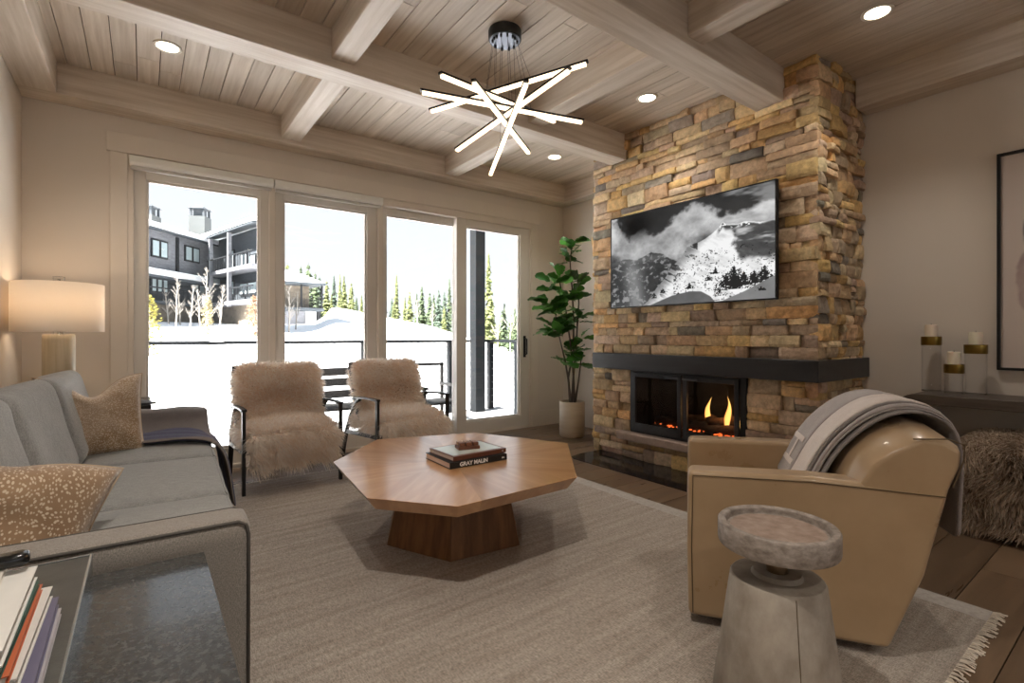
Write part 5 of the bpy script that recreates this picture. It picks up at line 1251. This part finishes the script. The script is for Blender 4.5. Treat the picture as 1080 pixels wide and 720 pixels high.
for i, (px, py) in enumerate(SPEC):
    px += R.uniform(-1.5, 1.5); fwd = R.uniform(54, 72) if i < 44 else R.uniform(49, 53)
    p = at(px, fwd, 0); g_ = ground(p.x, p.y)-.3; top = 1.12+(354-py)/524*fwd; h = max(2.0, top-g_)
    c = R.choice((0, 0, 1, 1, 2)) if px < 500 else R.choice((1, 1, 0)); k = R.choice((0, 1, 2)) if py not in (264, 288, 292) else 3
    if px < 340: where = 'behind the pavilion house'
    elif px < 410: where = 'above the snow bank in the second window'
    elif px < 495: where = 'beyond the deck in the third window'
    elif px < 560: where = 'seen through the glass door'
    else: where = 'beyond the deck, right of the glass door'
    sz = 'tallest thin' if py in (264,) else 'tall slim' if k in (1, 3) else 'broad' if k == 2 else 'mid sized'
    CONS.append((px, conifer(p.x, p.y, g_, h, k, (m_con1, m_con2, m_con3)[c], '', 'conifers on the far slope %s' % where), sz, CN[c], where))
ORD = 'first second third fourth fifth sixth seventh eighth ninth tenth eleventh twelfth thirteenth fourteenth fifteenth sixteenth seventeenth eighteenth nineteenth twentieth'.split()
CONS.sort(key=lambda q: q[0]); cnt = {}
for px, t, sz, cn, where in CONS:
    k = cnt.get(where, 0); cnt[where] = k+1; t['label'] = '%s %s conifer, %s from the left %s' % (sz, cn, ORD[k], WH[where])
# bare aspens
m_asp = mat('pale_aspen_bark', (.34, .31, .27), .8, var=.3, vscale=(20, 20, 20))
def bare_tree(px, fwd, py_top, label, seed, lean=0, thick=1.0, dens=26):
    r = random.Random(seed); p = at(px, fwd, 0); g_ = ground(p.x, p.y)-.1; h = 1.12+(354-py_top)/524*fwd-g_
    t = thing('bare_aspen', label, 'tree', (p.x, p.y, g_), group='bare pale aspens on the slope')
    pts = [(lean*h*(k/8)**1.3+.02*math.sin(k*2+seed)*h*.3, .02*math.sin(k*3+seed), h*k/8) for k in range(9)]
    obj('trunk', tube(BM(), pts, [(.045*(1-k/9)+.008)*thick for k in range(9)], 6), m_asp, t, smooth=True)
    bm = BM()
    for k in range(dens):
        f = r.uniform(.25, .95); b_ = Vector((lean*h*f**1.3, 0, h*f)); a = r.random()*2*PI; ln = h*(1-f*.75)*r.uniform(.15, .36)
        d = Vector((math.cos(a)*.55, math.sin(a)*.55, r.uniform(.5, .95))).normalized(); e1 = b_+d*ln*.5; e2 = b_+d*ln+Vector((0, 0, ln*.15))
        tube(bm, [b_, e1, e2], [.016*thick, .010*thick, .004], 4, cap=False)
        for q in range(3):
            a2 = a+r.uniform(-1, 1); s_ = b_+d*ln*r.uniform(.3, .9); d2 = Vector((math.cos(a2)*.6, math.sin(a2)*.6, .7)); tube(bm, [s_, s_+d2*ln*.35], [.008*thick, .003], 3, cap=False)
    obj('branches', bm, m_asp, t); return t
AS = [(186, 25, 290, 'bare pale aspen before the lodge, under its left balcony', .02), (190, 27, 296, 'short bare aspen just right of the one under the left balcony', -.05), (200, 24, 301, 'low spreading bare aspen in front of the lodge stone wall', .08), (211, 26, 305, 'low bare aspen between the lodge windows', -.05), (218, 22, 282, 'tall straight bare aspen before the corner of the lodge', .0),
      (232, 25, 300, 'bare aspen in front of the dark lodge recess', .06), (178, 27, 303, 'leftmost low bare aspen under the lodge awning', -.1), (305, 30, 300, 'bare aspen beside the pavilion house balcony', .0), (312, 32, 305, 'second bare aspen by the pavilion house', .05),
      (440, 40, 316, 'bare white aspen against the conifers in the third window', .0), (456, 41, 320, 'slim bare aspen near the deck post', .03), (525, 40, 318, 'bare aspen among yellow conifers in the glass door', .02), (538, 44, 296, 'tall sparse bare tree at the right side of the glass door', .02)]
for i, (px, fwd, py, l, le) in enumerate(AS): bare_tree(px, fwd, py, l, 40+i, le, 1.1 if px > 400 else .9)
bare_tree(214, 11.5, 372, 'thin bare sapling rising from the snow just beyond the rail', 77, .12, .28, 12); bare_tree(226, 12, 366, 'second thin bare sapling beyond the rail, leaning left', 79, -.08, .28, 12)
# leafy shrubs
def shrub(px, fwd, py_top, wpx, label, col, seed):
    r = random.Random(seed); p = at(px, fwd, 0); g_ = ground(p.x, p.y)-.1; h = 1.12+(354-py_top)/524*fwd-g_; w_ = wpx/524*fwd/2
    t = thing('shrub', label, 'shrub', (p.x, p.y, g_))
    bm = BM()
    for k in range(520):
        a = r.random()*6.28; zz = r.random(); rad = w_*math.sqrt(r.random())*(math.sin(PI*min(1, zz*.85+.15))**.6); c = Vector((math.cos(a)*rad, math.sin(a)*rad, h*zz)); s = r.uniform(.05, .11)
        q = [c+Vector((r.uniform(-s, s), r.uniform(-s, s), r.uniform(-s, s))) for _ in range(3)]; bm.faces.new([bm.verts.new(v) for v in q])
    obj('foliage', bm, mat('shrub_leaves', col, .8, island=.3), t)
    obj('stems', tube(BM(), [(0, 0, 0), (.02, 0, h*.5), (0, 0, h*.9)], [.03, .02, .005], 5), m_asp, t)
shrub(157, 18, 312, 24, 'bright yellow leafy shrub at the left edge of the leftmost window', (.26, .23, .04), 5)
shrub(268, 24, 312, 16, 'orange pink leafy shrub beside the right wing of the lodge', (.26, .16, .09), 6)
shrub(219, 21, 312, 12, 'pale yellow leaved young tree before the lodge corner', (.30, .25, .13), 7)

# put the two buildings' empties at their own bases
for t_, lc in ((ld, (0, 33, 2)), (pv, (10, 46, 1.5))):
    t_.location = lc
    for c_ in t_.children: c_.location = c_.location-Vector(lc)
